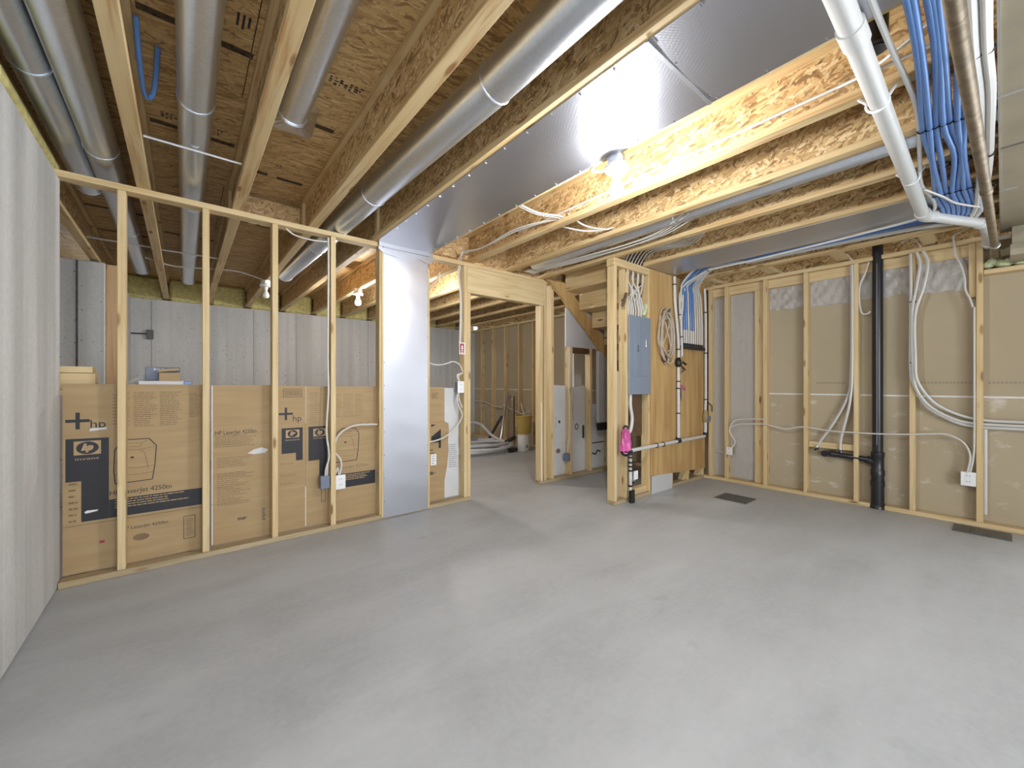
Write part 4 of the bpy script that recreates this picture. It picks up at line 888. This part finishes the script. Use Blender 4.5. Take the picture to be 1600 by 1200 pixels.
tube('pipe', [(-0.2, 0.10, 2.21), (1.8, 0.079, 2.20), (3.3, 0.052, 2.195)], 0.0215, STEELP, gp, 14); tube('pipe', [(3.3, 0.052, 2.195), (4.3, 0.037, 2.19), (5.025, 0.025, 2.185)], 0.0205, STEELP, gp, 14)
MB().lathe((3.27, 0.0525, 2.195), [(0.022, 0), (0.025, 0.008), (0.025, 0.05), (0.022, 0.058)], 14, (1, -0.015, -0.004)).build('coupling', STEELP, gp, True); MB().torus((4.6, 0.032, 2.188), 0.023, 0.006, (1, 0, 0), 14, 5).build('band', GALV, gp, True)
gh = MB()
for x in (0.8, 2.246, 3.71): gh.tube([(x, 0.085, JB), (x, 0.075, 2.2)], 0.005, 5)
gh.build('hanger', GALV, gp, True)
# blue and white tubes
ZB = 2.372
NB = 7
for k in range(NB):
    y0 = 0.198 - 0.0175 * k; a = k / (NB - 1)
    yt = 0.236 - 0.022 * k; x3 = 4.24 + 0.05 * (k % 4) + 0.02 * (k // 4); dz = 0.006 * (k % 2)
    ym = 0.265 - 0.0235 * k
    xb = 4.33 + 0.035 * k; zb = 2.455 + 0.012 * (k % 2)
    tag(tube('blue_pex_pipe', [(-0.2, y0 - 0.01, ZB), (1.2, y0 - 0.012, ZB), (2.0, y0 - 0.008 + 0.01 * math.sin(k * 2.1), ZB - 0.012), (2.70, yt, ZB - dz), (3.1, yt + 0.02 * math.sin(k * 1.3), ZB - 0.014), (3.69, ym, ZB - dz), (4.02, ym - 0.01, ZB - 0.004), (4.22 + 0.012 * k, ym + 0.01, ZB - 0.004), (xb - 0.03, ym + 0.09, ZB + 0.02), (xb, ym + 0.24, zb), (xb + 0.01, 0.9, zb), (xb, 1.69, zb)], 0.0122, PEXB, None, 10, 4),
        ('first', 'second', 'third', 'fourth', 'fifth', 'sixth', 'seventh')[k] + ' blue tube from the white drain pipe under the joists', 'pipe', 'blue tubes under the joists')
for k, (y, lab) in enumerate(((0.058, 'white tube beside the gas pipe under the joists'), (0.030, 'white tube next to the trunk duct edge under the joists'))):
    tag(tube('white_pex_pipe', [(-0.2, y, 2.356), (1.6, y, 2.356), (2.14, y + 0.003, 2.35), (2.5, y - 0.002, 2.352), (2.87, y + 0.004, 2.356), (3.3, y + 0.012, 2.36), (3.75, y + 0.03, 2.362), (4.2, y + 0.06, 2.362), (4.48, y + 0.14, 2.38), (4.56 + 0.03 * k, 0.45, 2.43), (4.58 + 0.03 * k, 1.0, 2.45), (4.585 + 0.03 * k, 1.71, 2.455)], 0.0155, PEXW, None, 8, 4), lab, 'pipe')
tag(tube('white_pex_pipe', [(1.2, 0.27, 2.377), (1.92, 0.252, 2.374), (2.20, 0.24, 2.374), (2.53, 0.237, 2.376), (3.05, 0.278, 2.376), (3.45, 0.306, 2.37), (3.8, 0.28, 2.366), (4.05, 0.33, 2.36), (4.15, 0.6, 2.363), (4.25, 1.4, 2.366), (4.27, 1.95, 2.37)], 0.0095, PEXW, None, 8, 4), 'thin white tube curving between the white drain pipe and the blue tubes', 'pipe')
tag(tube('white_cable', [(3.5, 0.30, 2.358), (3.70, 0.235, 2.35), (3.9, 0.185, 2.348), (4.15, 0.07, 2.35)], 0.007, CABLE, None, 6, 4), 'thin white cable crossing beneath the blue tubes near the elbow', 'cable')
for i, (x, ya, yb, lab) in enumerate(((2.70, 0.085, 0.24, 'row of black clips holding the blue tubes below the joist nearest the viewer'), (3.222, 0.09, 0.19, 'row of black clips holding the blue tubes below the middle joist'), (3.69, 0.11, 0.27, 'row of black clips holding the blue tubes below the joist by the foil panel'))):
    e = empty('pipe_clips', (x, (ya + yb) / 2, 2.36), lab, 'clip', 'clips on the blue tubes'); n = int((yb - ya) / 0.022)
    for k in range(n + 1): MB().torus((x, ya + (yb - ya) * k / n, ZB - 0.003), 0.0140, 0.0035, (1, 0, 0), 12, 5).build('clip', BLK, e, True)
e = empty('pipe_clips', (2.2, 0.05, 2.35), 'black clips around the two white tubes beside the trunk duct', 'clip', 'clips on the white tubes')
for x in (2.2, 3.2, 3.72):
    for y in (0.03, 0.058): MB().torus((x, y + (0.008 if x > 3 else 0), 2.353), 0.0145, 0.004, (1, 0, 0), 12, 5).build('clip', BLK, e, True)
fo = empty('spray_foam', (5.06, 0.0, 2.1), 'pale green spray foam in the gap above the right wall plate', 'foam')
m = MB()
for k in range(9):
    q = (5.06 + 0.02 * random.random(), 0.07 - 0.023 * k, 2.13 + 0.03 * random.random()); m.lathe((q[0], q[1], q[2] - 0.03), [(0.01, 0), (0.03, 0.012), (0.035, 0.03), (0.025, 0.05), (0.008, 0.062)], 9)
m.build('blobs', FOAM, fo, True)

# ================================================================== right wall plumbing and wiring
sk = empty('drain_stack', (5.06, 0.74, 0), 'black vertical drain stack against the right wall', 'pipe')
tube('pipe', [(5.055, 0.74, 0.45), (5.055, 0.74, 2.62)], 0.040, ABS, sk, 18); tube('pipe', [(5.055, 0.74, 0.001), (5.055, 0.74, 0.33)], 0.048, ABS, sk, 18)
MB().lathe((5.055, 0.74, 0.31), [(0.052, 0), (0.052, 0.05), (0.046, 0.06), (0.046, 0.17), (0.05, 0.18), (0.05, 0.22), (0.042, 0.225)], 18).tube([(5.055, 0.76, 0.43), (5.055, 0.82, 0.45)], 0.038, 14).build('tee', ABS, sk, True)
MB().lathe((5.055, 0.74, 0.21), [(0.053, 0), (0.053, 0.05)], 18).lathe((5.055, 0.74, 0.002), [(0.058, 0), (0.055, 0.02), (0.05, 0.03)], 18).build('coupling', ABS, sk, True)
tube('branch', [(5.055, 0.80, 0.448), (5.055, 1.06, 0.465)], 0.027, ABS, sk, 14)
MB().tube([(5.055, 1.05, 0.464), (5.05, 1.10, 0.468), (5.01, 1.125, 0.47), (4.985, 1.13, 0.47)], 0.032, 14, 3).build('elbow', ABS, sk, True)
tube('print_line', [(5.0155, 0.74, 0.6), (5.0155, 0.74, 2.3)], 0.0018, GALV, sk, 4)
def wl_cable(label, pts, r=0.0065, mat=CABLE, name='white_cable', cat='cable', x=5.02, sub=5, n=6):
    return tag(tube(name, [(x if len(p) == 2 else p[2], p[0], p[1]) for p in pts], r, mat, None, n, sub), label, cat)
wl_cable('thick white tube dropping beside the stud left of the drain stack to the left stub', [(0.94, 2.33), (0.93, 2.1), (0.935, 1.3), (0.96, 1.05), (1.06, 0.80), (1.17, 0.60), (1.205, 0.53)], 0.0115, PEXW, 'water_tube', 'pipe', 5.06)
wl_cable('thick white tube dropping beside the stud left of the drain stack to the right stub', [(0.925, 2.33), (0.922, 2.1), (0.922, 1.3), (0.94, 1.0), (0.985, 0.75), (1.01, 0.62), (1.015, 0.53)], 0.0115, PEXW, 'water_tube', 'pipe', 5.04)
for y, lab in ((1.207, 'small copper stub under the left white tube beside the drain branch'), (1.015, 'small copper stub under the right white tube beside the drain branch')):
    e = empty('pipe_stub', (5.06, y, 0.48), lab, 'fitting', 'stubs on the backing block'); MB().lathe((5.05, y, 0.49), [(0.014, 0), (0.016, 0.02), (0.016, 0.05)], 10).build('body', CHROME, e, True); tube('nozzle', [(5.05, y, 0.51), (4.99, y, 0.50)], 0.011, BLK, e, 8)
LZ = [(0.515, 2.33), (0.512, 2.05), (0.514, 1.7), (0.514, 1.3), (0.49, 1.15)]
wl_cable('white tube curving from the ceiling to the right edge, lowest of three', LZ + [(0.42, 0.98, 5.04), (0.29, 0.87, 5.06), (0.16, 0.82, 5.07), (-0.1, 0.815, 5.07), (-0.6, 0.82, 5.07)], 0.0115, PEXW, 'water_tube', 'pipe', 5.016)
wl_cable('white tube curving from the ceiling to the right edge, middle of three', [(0.475, 2.33), (0.455, 2.22), (0.48, 2.0), (0.502, 1.8), (0.497, 1.3), (0.475, 1.12), (0.40, 0.98, 5.03), (0.28, 0.885, 5.05), (0.16, 0.845, 5.06), (-0.1, 0.84, 5.06), (-0.6, 0.84, 5.06)], 0.0115, PEXW, 'water_tube', 'pipe', 5.003)
wl_cable('white tube curving from the ceiling to the right edge, topmost of three', [(0.435, 2.33), (0.405, 2.22), (0.43, 2.02), (0.484, 1.78), (0.482, 1.4), (0.47, 1.2), (0.38, 1.02, 5.03), (0.25, 0.92, 5.06), (0.10, 0.875, 5.065), (-0.1, 0.87, 5.065), (-0.6, 0.87, 5.065)], 0.0115, PEXW, 'water_tube', 'pipe', 4.995)
for z in (1.9, 1.36): tag(MB().torus((5.025, 0.503, z), 0.022, 0.005, (0, 0, 1), 12, 5).build('tube_clip', BLK, None, True), 'black clip around the three white tubes at %s height on the stud' % ('shoulder' if z > 1.5 else 'chest'), 'clip')
wl_cable('long white cable sagging across the studs of the right wall', [(2.03, 0.66), (1.95, 0.70), (1.80, 0.715), (1.67, 0.72), (1.48, 0.685), (1.32, 0.72), (1.1, 0.70), (0.9, 0.70), (0.72, 0.705), (0.52, 0.72), (0.40, 0.735), (0.29, 0.74), (0.20, 0.68), (0.165, 0.58), (0.175, 0.47), (0.185, 0.43)], 0.007)
wl_cable('short white cable looping from the corner outlet to the flat board', [(2.05, 0.60), (2.035, 0.68), (1.98, 0.745), (1.85, 0.77), (1.70, 0.775), (1.68, 0.79)], 0.007)
wl_cable('white cable tail entering the corner outlet box', [(2.05, 0.60), (2.02, 0.55), (1.99, 0.50), (2.0, 0.45), (2.03, 0.41)], 0.007)
wl_cable('faint white cable near the floor at the corner by the plywood', [(2.25, 0.335, 5.1), (2.18, 0.34, 5.08), (2.08, 0.31, 5.1)], 0.006)
wl_cable('white cable looping at the top of the right wall above the last tall stud', [(0.26, 2.42), (0.25, 2.31), (0.245, 2.25), (0.215, 2.16), (0.195, 2.05), (0.19, 1.95), (0.165, 1.87), (0.15, 1.80)], 0.0075, x=5.01)
wl_cable('white cable loop beside the drain stack under the top plate', [(0.80, 2.33), (0.83, 2.22), (0.865, 2.12), (0.868, 1.95), (0.85, 1.85), (0.81, 1.84), (0.79, 1.86)], 0.007, x=5.04)
wl_cable('white cable running straight down the last tall stud on the right wall', [(0.142, 1.80), (0.142, 1.3), (0.142, 0.9), (0.145, 0.6), (0.165, 0.44)], 0.007, x=5.022, sub=3)
wl_cable('pair-end white cable arching over the right wall plate near the stack', [(0.98, 2.40, 4.9), (0.955, 2.43, 4.98), (0.93, 2.38, 5.04), (0.925, 2.33, 5.05)], 0.006)
wl_cable('white cable arching over the right wall plate above the three tubes', [(0.55, 2.40, 4.82), (0.50, 2.45, 4.95), (0.46, 2.40, 5.03), (0.45, 2.34, 5.04)], 0.006)
wl_cable('thin white cable slanting over the plate beside the white elbow', [(0.10, 2.40, 4.7), (0.16, 2.41, 4.8), (0.25, 2.42, 5.0), (0.26, 2.40, 5.01)], 0.006)
wl_cable('white pipe running down behind the last tall stud to the floor', [(0.085, 0.80), (0.085, 0.45), (0.085, 0.10)], 0.012, PVC, 'waste_tube', 'pipe', 5.09, 1, 8)
def outlet(label, c, nrm, mat=BLUEBOX, plate=WHITEP, w=0.075, h=0.115, kind='outlet', boxed=True):
    """box and plate; nrm is the facing axis 'x-' or 'y-'"""
    x, y, z = c; e = empty('outlet_box' if kind == 'outlet' else 'switch_box', (x, y, z - h / 2), label, kind)
    def bb(name, a0, a1, d0, d1, z0, z1, m_, bev=0.003):
        if nrm == 'y-': return box(name, (x + a0, y + d0, z + z0), (x + a1, y + d1, z + z1), m_, e, bev)
        return box(name, (x + d0, y + a0, z + z0), (x + d1, y + a1, z + z1), m_, e, bev)
    if boxed: bb('back_box', -w * 0.42, w * 0.42, 0.0, 0.055, -h * 0.45, h * 0.45, mat)
    if plate:
        bb('cover_plate', -w / 2, w / 2, -0.007, -0.0005, -h / 2, h / 2, plate)
        for s in (-1, 1):
            o = bb('socket_face', -0.018, 0.018, -0.0095, -0.0072, s * 0.024 - 0.016, s * 0.024 + 0.016, plate, 0.001)
            for q in (-1, 1):
                if nrm == 'y-': MB().box((x + q * 0.007 - 0.0015, y - 0.0102, z + s * 0.024 - 0.002), (x + q * 0.007 + 0.0015, y - 0.0096, z + s * 0.024 + 0.008)).build('slot', BLK, o)
                else: MB().box((x - 0.0102, y + q * 0.007 - 0.0015, z + s * 0.024 - 0.002), (x - 0.0096, y + q * 0.007 + 0.0015, z + s * 0.024 + 0.008)).build('slot', BLK, o)
    return e
outlet('white outlet on the last tall stud of the right wall', (5.022, 0.175, 0.385), 'x-', w=0.085)
outlet('white outlet low on the stud near the plywood corner', (5.02, 2.05, 0.375), 'x-', BRONZE, w=0.07, h=0.09)
outlet('white outlet on the stud beside the cable in the fourth stud bay', (0.985, YA + 0.01, 0.375), 'y-')
outlet('blue-grey outlet box on the left side of that fourth bay stud', (0.868, YA + 0.005, 0.39), 'y-', plate=None, w=0.08, h=0.11)
outlet('white switch plate on the doorway stud below the red card', (2.122, YA + 0.005, 1.14), 'y-', w=0.075, kind='switch')
outlet('blue-grey outlet box on the white carton right of the doorway', (3.685, YA + 0.005, 0.26), 'y-', plate=None, w=0.08, h=0.10)
rc = empty('red_card', (2.125, YA, 1.47), 'dark red card with white border on the doorway stud', 'card'); box('border', (2.10, YA - 0.006, 1.465), (2.168, YA - 0.004, 1.58), WHITEP, rc, 0); box('face', (2.108, YA - 0.0075, 1.475), (2.155, YA - 0.0062, 1.57), REDM, rc, 0)
m = MB(); m.prism([(2.120, 1.535), (2.144, 1.535), (2.132, 1.558)], 1, YA - 0.0085, YA - 0.0076); m.prism([(2.118, 1.525), (2.132, 1.505), (2.146, 1.525), (2.132, 1.533)], 1, YA - 0.0085, YA - 0.0076); m.prism(rect(2.116, 1.496, 2.148, 1.502), 1, YA - 0.0085, YA - 0.0076); m.prism(rect(2.118, 1.48, 2.146, 1.487), 1, YA - 0.0085, YA - 0.0076); m.build('symbol', WHITEP, rc)
for k, s in enumerate(('left', 'right')):
    tag(tube('white_cable', [(1.775 + 0.01 * k, 2.12 + 0.02 * k, 2.42), (1.95, 2.085 + 0.02 * k, 2.385), (2.16, 2.05 + 0.03 * k, 2.40), (2.12 - 0.02 * k, 2.27, 2.41), (2.10 - 0.03 * k, 2.55, 2.42), (2.10, 3.0, 2.41), (2.10 - 0.03 * k, 3.25, 2.435), (2.11 + 0.02 * k, 3.40, 2.42), (2.12 + 0.02 * k, 3.43, 2.35), (2.115 + 0.01 * k, 3.43, 2.25), (2.14 + 0.008 * k, 3.43, 2.05), (2.138 + 0.012 * k, 3.43, 1.8), (2.125 + 0.01 * k, 3.42, 1.60), (2.115 + 0.01 * k, 3.41, 1.585)], 0.0065, CABLE, None, 6, 4), 'white cable running from the foil edge to the red card, %s of two' % s, 'cable')
tag(tube('white_cable', [(2.22, 2.05, 2.44), (2.4, 2.05, 2.40), (2.62, 2.04, 2.42), (2.70, 2.0, 2.44)], 0.0065, CABLE, None, 6, 4), 'white cable crossing between the second and third joists right of the bulb', 'cable')
tag(tube('white_cable', [(2.35, 2.25, 2.44), (2.5, 2.12, 2.40), (2.68, 2.02, 2.43)], 0.0065, CABLE, None, 6, 4), 'short curved white cable near the crossing cable right of the bulb', 'cable')
for k in range(4): tag(tube('grey_cable', [(2.80 + 0.05 * k, 1.45, 2.415), (2.98 + 0.03 * k, 1.75, 2.405), (3.02 + 0.03 * k, 2.1, 2.40 + 0.01 * (k % 2)), (3.0 + 0.035 * k, 2.6, 2.41), (2.95 + 0.03 * k, 3.05, 2.41), (2.93 + 0.04 * k, 3.36, 2.42)], 0.006, CABLE, None, 6, 4), ('first', 'second', 'third', 'last')[k] + ' grey-white cable from the left in the bunch along the joist above the doorway', 'cable', 'cables along the joist above the doorway')
tag(tube('white_cable', [(1.762, 1.40, 2.40), (1.79, 1.47, 2.375), (1.83, 1.40, 2.365), (1.82, 1.33, 2.36)], 0.006, CABLE, None, 6, 4), 'white cable hooked from the joist to the lit bulb holder', 'cable')
tag(tube('white_cable', [(2.205, -0.5, 2.462), (2.205, 0.5, 2.462), (2.205, 1.3, 2.462), (2.205, 2.0, 2.462), (2.205, 2.6, 2.462)], 0.0075, CABLE, None, 6, 1), 'straight white cable stapled along the joist right of the bulb', 'cable')
tag(tube('white_cable', [(2.0, 0.16, 2.42), (2.05, 0.27, 2.40), (2.16, 0.36, 2.44), (2.2, 0.45, 2.458)], 0.006, CABLE, None, 6, 4), 'short white cable bending between the white drain pipe and the joist', 'cable')
def wa(label, pts, r=0.0065, y=YA - 0.012, sub=5, mat=CABLE): return tag(tube('white_cable', [(p[0], y if len(p) == 2 else p[2], p[1]) for p in pts], r, mat, None, 6, sub), label, 'cable')
wa('white cable looping from the foil panel to the doorway stud', [(1.77, 1.385, 3.44), (1.85, 1.355, 3.43), (1.95, 1.36, 3.42), (2.05, 1.39, 3.42), (2.12, 1.36, 3.41), (2.15, 1.29, 3.40)])
wa('white cable zigzag from the stud into the switch plate', [(2.15, 1.28, 3.40), (2.10, 1.265, 3.40), (2.085, 1.24, 3.40), (2.105, 1.20, 3.40)]); wa('second white zigzag cable above the switch plate', [(2.15, 1.275, 3.41), (2.118, 1.26, 3.41), (2.108, 1.235, 3.41), (2.122, 1.198, 3.41)])
wa('white cable from below the switch plate to the foil panel', [(2.105, 1.085, 3.41), (2.085, 1.02, 3.41), (2.12, 0.93, 3.41), (2.15, 0.86, 3.41), (2.11, 0.77, 3.42), (2.02, 0.69, 3.42), (1.90, 0.635, 3.43), (1.77, 0.62, 3.43)], 0.0075)
wa('second white cable bowing below the switch plate', [(2.115, 1.083, 3.42), (2.12, 1.02, 3.42), (2.155, 0.93, 3.42)])
wa('white cable stapled down the left side of the fourth stud', [(0.895, 2.34, 3.41), (0.893, 2.0, 3.40), (0.888, 1.4, 3.40), (0.893, 1.1, 3.40), (0.878, 0.8, 3.40), (0.898, 0.60, 3.40), (0.875, 0.50, 3.40), (0.872, 0.44, 3.41)], 0.0075, sub=3)
wa('short white cable entering the blue-grey box by the fourth stud', [(0.90, 0.585, 3.41), (0.89, 0.52, 3.41), (0.888, 0.44, 3.415)])
wa('white cable arching from the outlet over the wide carton to the foil panel', [(0.955, 0.69, 3.44), (0.975, 0.75, 3.43), (1.04, 0.80, 3.43), (1.12, 0.825, 3.43), (1.22, 0.825, 3.43), (1.30, 0.82, 3.43)], 0.008)
wa('white cable bowing down into the outlet of the fourth bay', [(0.95, 0.61, 3.42), (0.985, 0.56, 3.41), (0.995, 0.50, 3.41), (0.98, 0.43, 3.41)], 0.0075); wa('second white cable at the outlet of the fourth bay', [(0.95, 0.45, 3.41), (0.968, 0.49, 3.415), (0.975, 0.43, 3.415)], 0.006)
wa('white cable swagged under the top plate from the third to the fourth stud', [(0.60, 2.345, 3.43), (0.66, 2.31, 3.43), (0.78, 2.30, 3.43), (0.90, 2.31, 3.42)]); wa('white cable running straight down the stud above the blue-grey box right of the doorway', [(3.70, 2.2, 3.40), (3.70, 1.6, 3.40), (3.70, 0.6, 3.40), (3.685, 0.45, 3.40), (3.68, 0.32, 3.41)], 0.009, sub=3)
wa('white cable bowing across the open bay left of the doorway header', [(1.775, 2.03, 3.45), (1.82, 2.10, 3.45), (1.88, 2.16, 3.45), (1.92, 2.25, 3.45)])
tag(tube('ceiling_cable', [(-0.3, 5.45, 2.44), (-0.1, 5.6, 2.43), (0.1, 5.5, 2.42), (0.28, 5.55, 2.45), (0.5, 5.6, 2.47), (0.72, 5.52, 2.40)], 0.007, CABLE, None, 6, 4), 'white cable sagging below the joists beyond the stud wall to the unlit holder', 'cable')

# ================================================================== floor registers
def register(label, x0, x1, y0, y1):
    e = empty('floor_register', ((x0 + x1) / 2, (y0 + y1) / 2, 0), label, 'floor vent', 'dark floor vents by the right wall')
    box('plate', (x0, y0, 0.0005), (x1, y1, 0.006), GRILLE, e, 0.001)
    n = int((y1 - y0 - 0.03) / 0.022)
    for k in range(n): box('louvre', (x0 + 0.02, y0 + 0.018 + 0.022 * k, 0.0062), (x1 - 0.02, y0 + 0.029 + 0.022 * k, 0.009), GRILLE, e, 0)
register('dark metal floor vent in front of the plywood board', 4.225, 4.495, 1.575, 1.875); register('dark metal floor vent against the right wall plate', 4.75, 4.985, -0.05, 0.252)

# ================================================================== far room behind the doorway
vh = empty('vacuum_hose', (4.2, 5.6, 0), 'grey vacuum hose coiled on the floor of the back room', 'hose')
m = MB(); pts = []
for k in range(70):
    t = k / 69; a = t * 4.2 * 2 * math.pi; r = 0.62 - 0.10 * math.sin(a * 0.37); pts.append((3.98 + r * 0.95 * math.cos(a), 5.72 + r * 0.62 * math.sin(a) + 0.06 * math.sin(a * 0.61), 0.03 + 0.11 * t + 0.015 * math.sin(a * 1.7)))
m.tube(pts, 0.027, 8, 2).build('coil', plain('grey_hose', (0.52, 0.52, 0.53), 0.45), vh, True)
tube('loop', [(3.75, 5.9, 0.12), (3.82, 6.0, 0.32), (4.0, 6.1, 0.46), (4.25, 6.1, 0.42), (4.4, 5.95, 0.22), (4.5, 5.7, 0.12)], 0.026, bpy.data.materials['grey_hose'], vh, 8, 5); tube('cuff', [(4.45, 5.62, 0.12), (4.62, 5.55, 0.22)], 0.035, BLK, vh, 10)
e = empty('vacuum_wand', (4.8, 6.3, 0), 'black and chrome vacuum wand leaning on the back room studs', 'vacuum'); tube('chrome_tube', [(4.70, 6.10, 0.05), (4.97, 6.25, 0.78)], 0.018, CHROME, e, 10); tube('black_tube', [(4.75, 6.55, 0.05), (4.99, 6.42, 0.52)], 0.026, BLK, e, 10); tube('handle', [(4.97, 6.25, 0.78), (5.01, 6.27, 0.92), (5.0, 6.22, 0.98)], 0.02, plain('grey_handle', (0.3, 0.27, 0.28), 0.4), e, 8, 3)
box('floor_head', (4.55, 6.5, 0.003), (4.80, 6.62, 0.06), BLK, e)
tag(tube('dark_pole', [(4.95, 5.98, 0.003), (5.01, 6.06, 0.93)], 0.014, DARKWD, None, 8), 'thin dark pole leaning beside the vacuum wand', 'pole')
e = empty('paint_can', (4.62, 5.33, 0), 'white round paint can on the back room floor beneath a tan bucket', 'can'); MB().lathe((4.62, 5.33, 0.001), [(0.098, 0), (0.102, 0.005), (0.102, 0.27), (0.098, 0.275)], 20).build('body', WHITEP, e, True); MB().lathe((4.62, 5.33, 0.277), [(0.106, 0), (0.106, 0.012), (0.09, 0.014)], 20).build('lid', WHITEP, e, True); box('mark', (4.60, 5.222, 0.06), (4.63, 5.229, 0.12), GREYINK, e, 0)
e = empty('tan_bucket', (4.64, 5.34, 0.292), 'tan bucket standing on the white paint can in the back room', 'bucket'); MB().lathe((4.64, 5.34, 0.293), [(0.115, 0), (0.12, 0.01), (0.15, 0.30), (0.156, 0.305), (0.156, 0.325), (0.146, 0.325), (0.112, 0.02)], 22).build('body', BUCKY, e, True); MB().torus((4.64, 5.34, 0.58), 0.153, 0.006, (0, 0, 1), 22, 5).build('rim', BUCKY, e, True)
e = empty('floor_tool', (4.3, 5.35, 0), 'black plastic vacuum attachments lying beside the paint can', 'attachment'); tube('nozzle', [(4.28, 5.30, 0.03), (4.45, 5.30, 0.045)], 0.028, BLK, e, 8); box('brush', (4.36, 5.38, 0.002), (4.52, 5.44, 0.05), BLK, e)
wl_cable('white cable sagging over the back room studs', [(7.4, 0.80), (7.0, 0.78), (6.8, 0.72), (6.5, 0.70), (6.39, 0.74), (6.1, 0.65), (5.97, 0.63), (5.8, 0.6), (5.6, 0.68)], 0.009); wl_cable('white cable dropping across the last back room bay', [(5.86, 0.80), (5.75, 0.55), (5.6, 0.42), (5.48, 0.5)], 0.012)
outlet('small white outlet on the back room wall above the bucket', (5.02, 5.98, 0.40), 'x-')
e = empty('panel_door', (4.85, 4.2, 0), 'white panelled door leaning behind the stud wall under the stairs', 'door'); DX = 4.35
box('slab', (4.68, 4.20, 0.002), (5.02, 4.235, 1.86), WHITEP, e); box('raised_panel', (4.74, 4.194, 1.05), (4.96, 4.1995, 1.76), WHITEP, e, 0.004); box('raised_panel', (4.74, 4.194, 0.15), (4.96, 4.1995, 0.92), WHITEP, e, 0.004)
e = empty('hanging_cabinet', (4.5, 3.3, 0.6), 'tall pale grey cabinet door behind the service wall end stud', 'cabinet'); box('body', (4.20, YA - 0.05, 0.66), (4.48, YA - 0.004, 1.60), DRYG, e, 0.006); box('black_base', (4.22, YA - 0.045, 0.56), (4.48, YA - 0.006, 0.658), BLK, e)
tag(MB().tube([(4.55, 3.0, 0.6), (4.55, 3.0, 0.95)], 0.02, 8).build('hidden_post', WOOD[2], None) if False else tube('white_trim_strip', [(3.215, 3.385, 0.04), (3.215, 3.385, 0.95)], 0.006, WHITEP, None, 4), 'narrow white strip standing against the right doorway stud', 'strip')
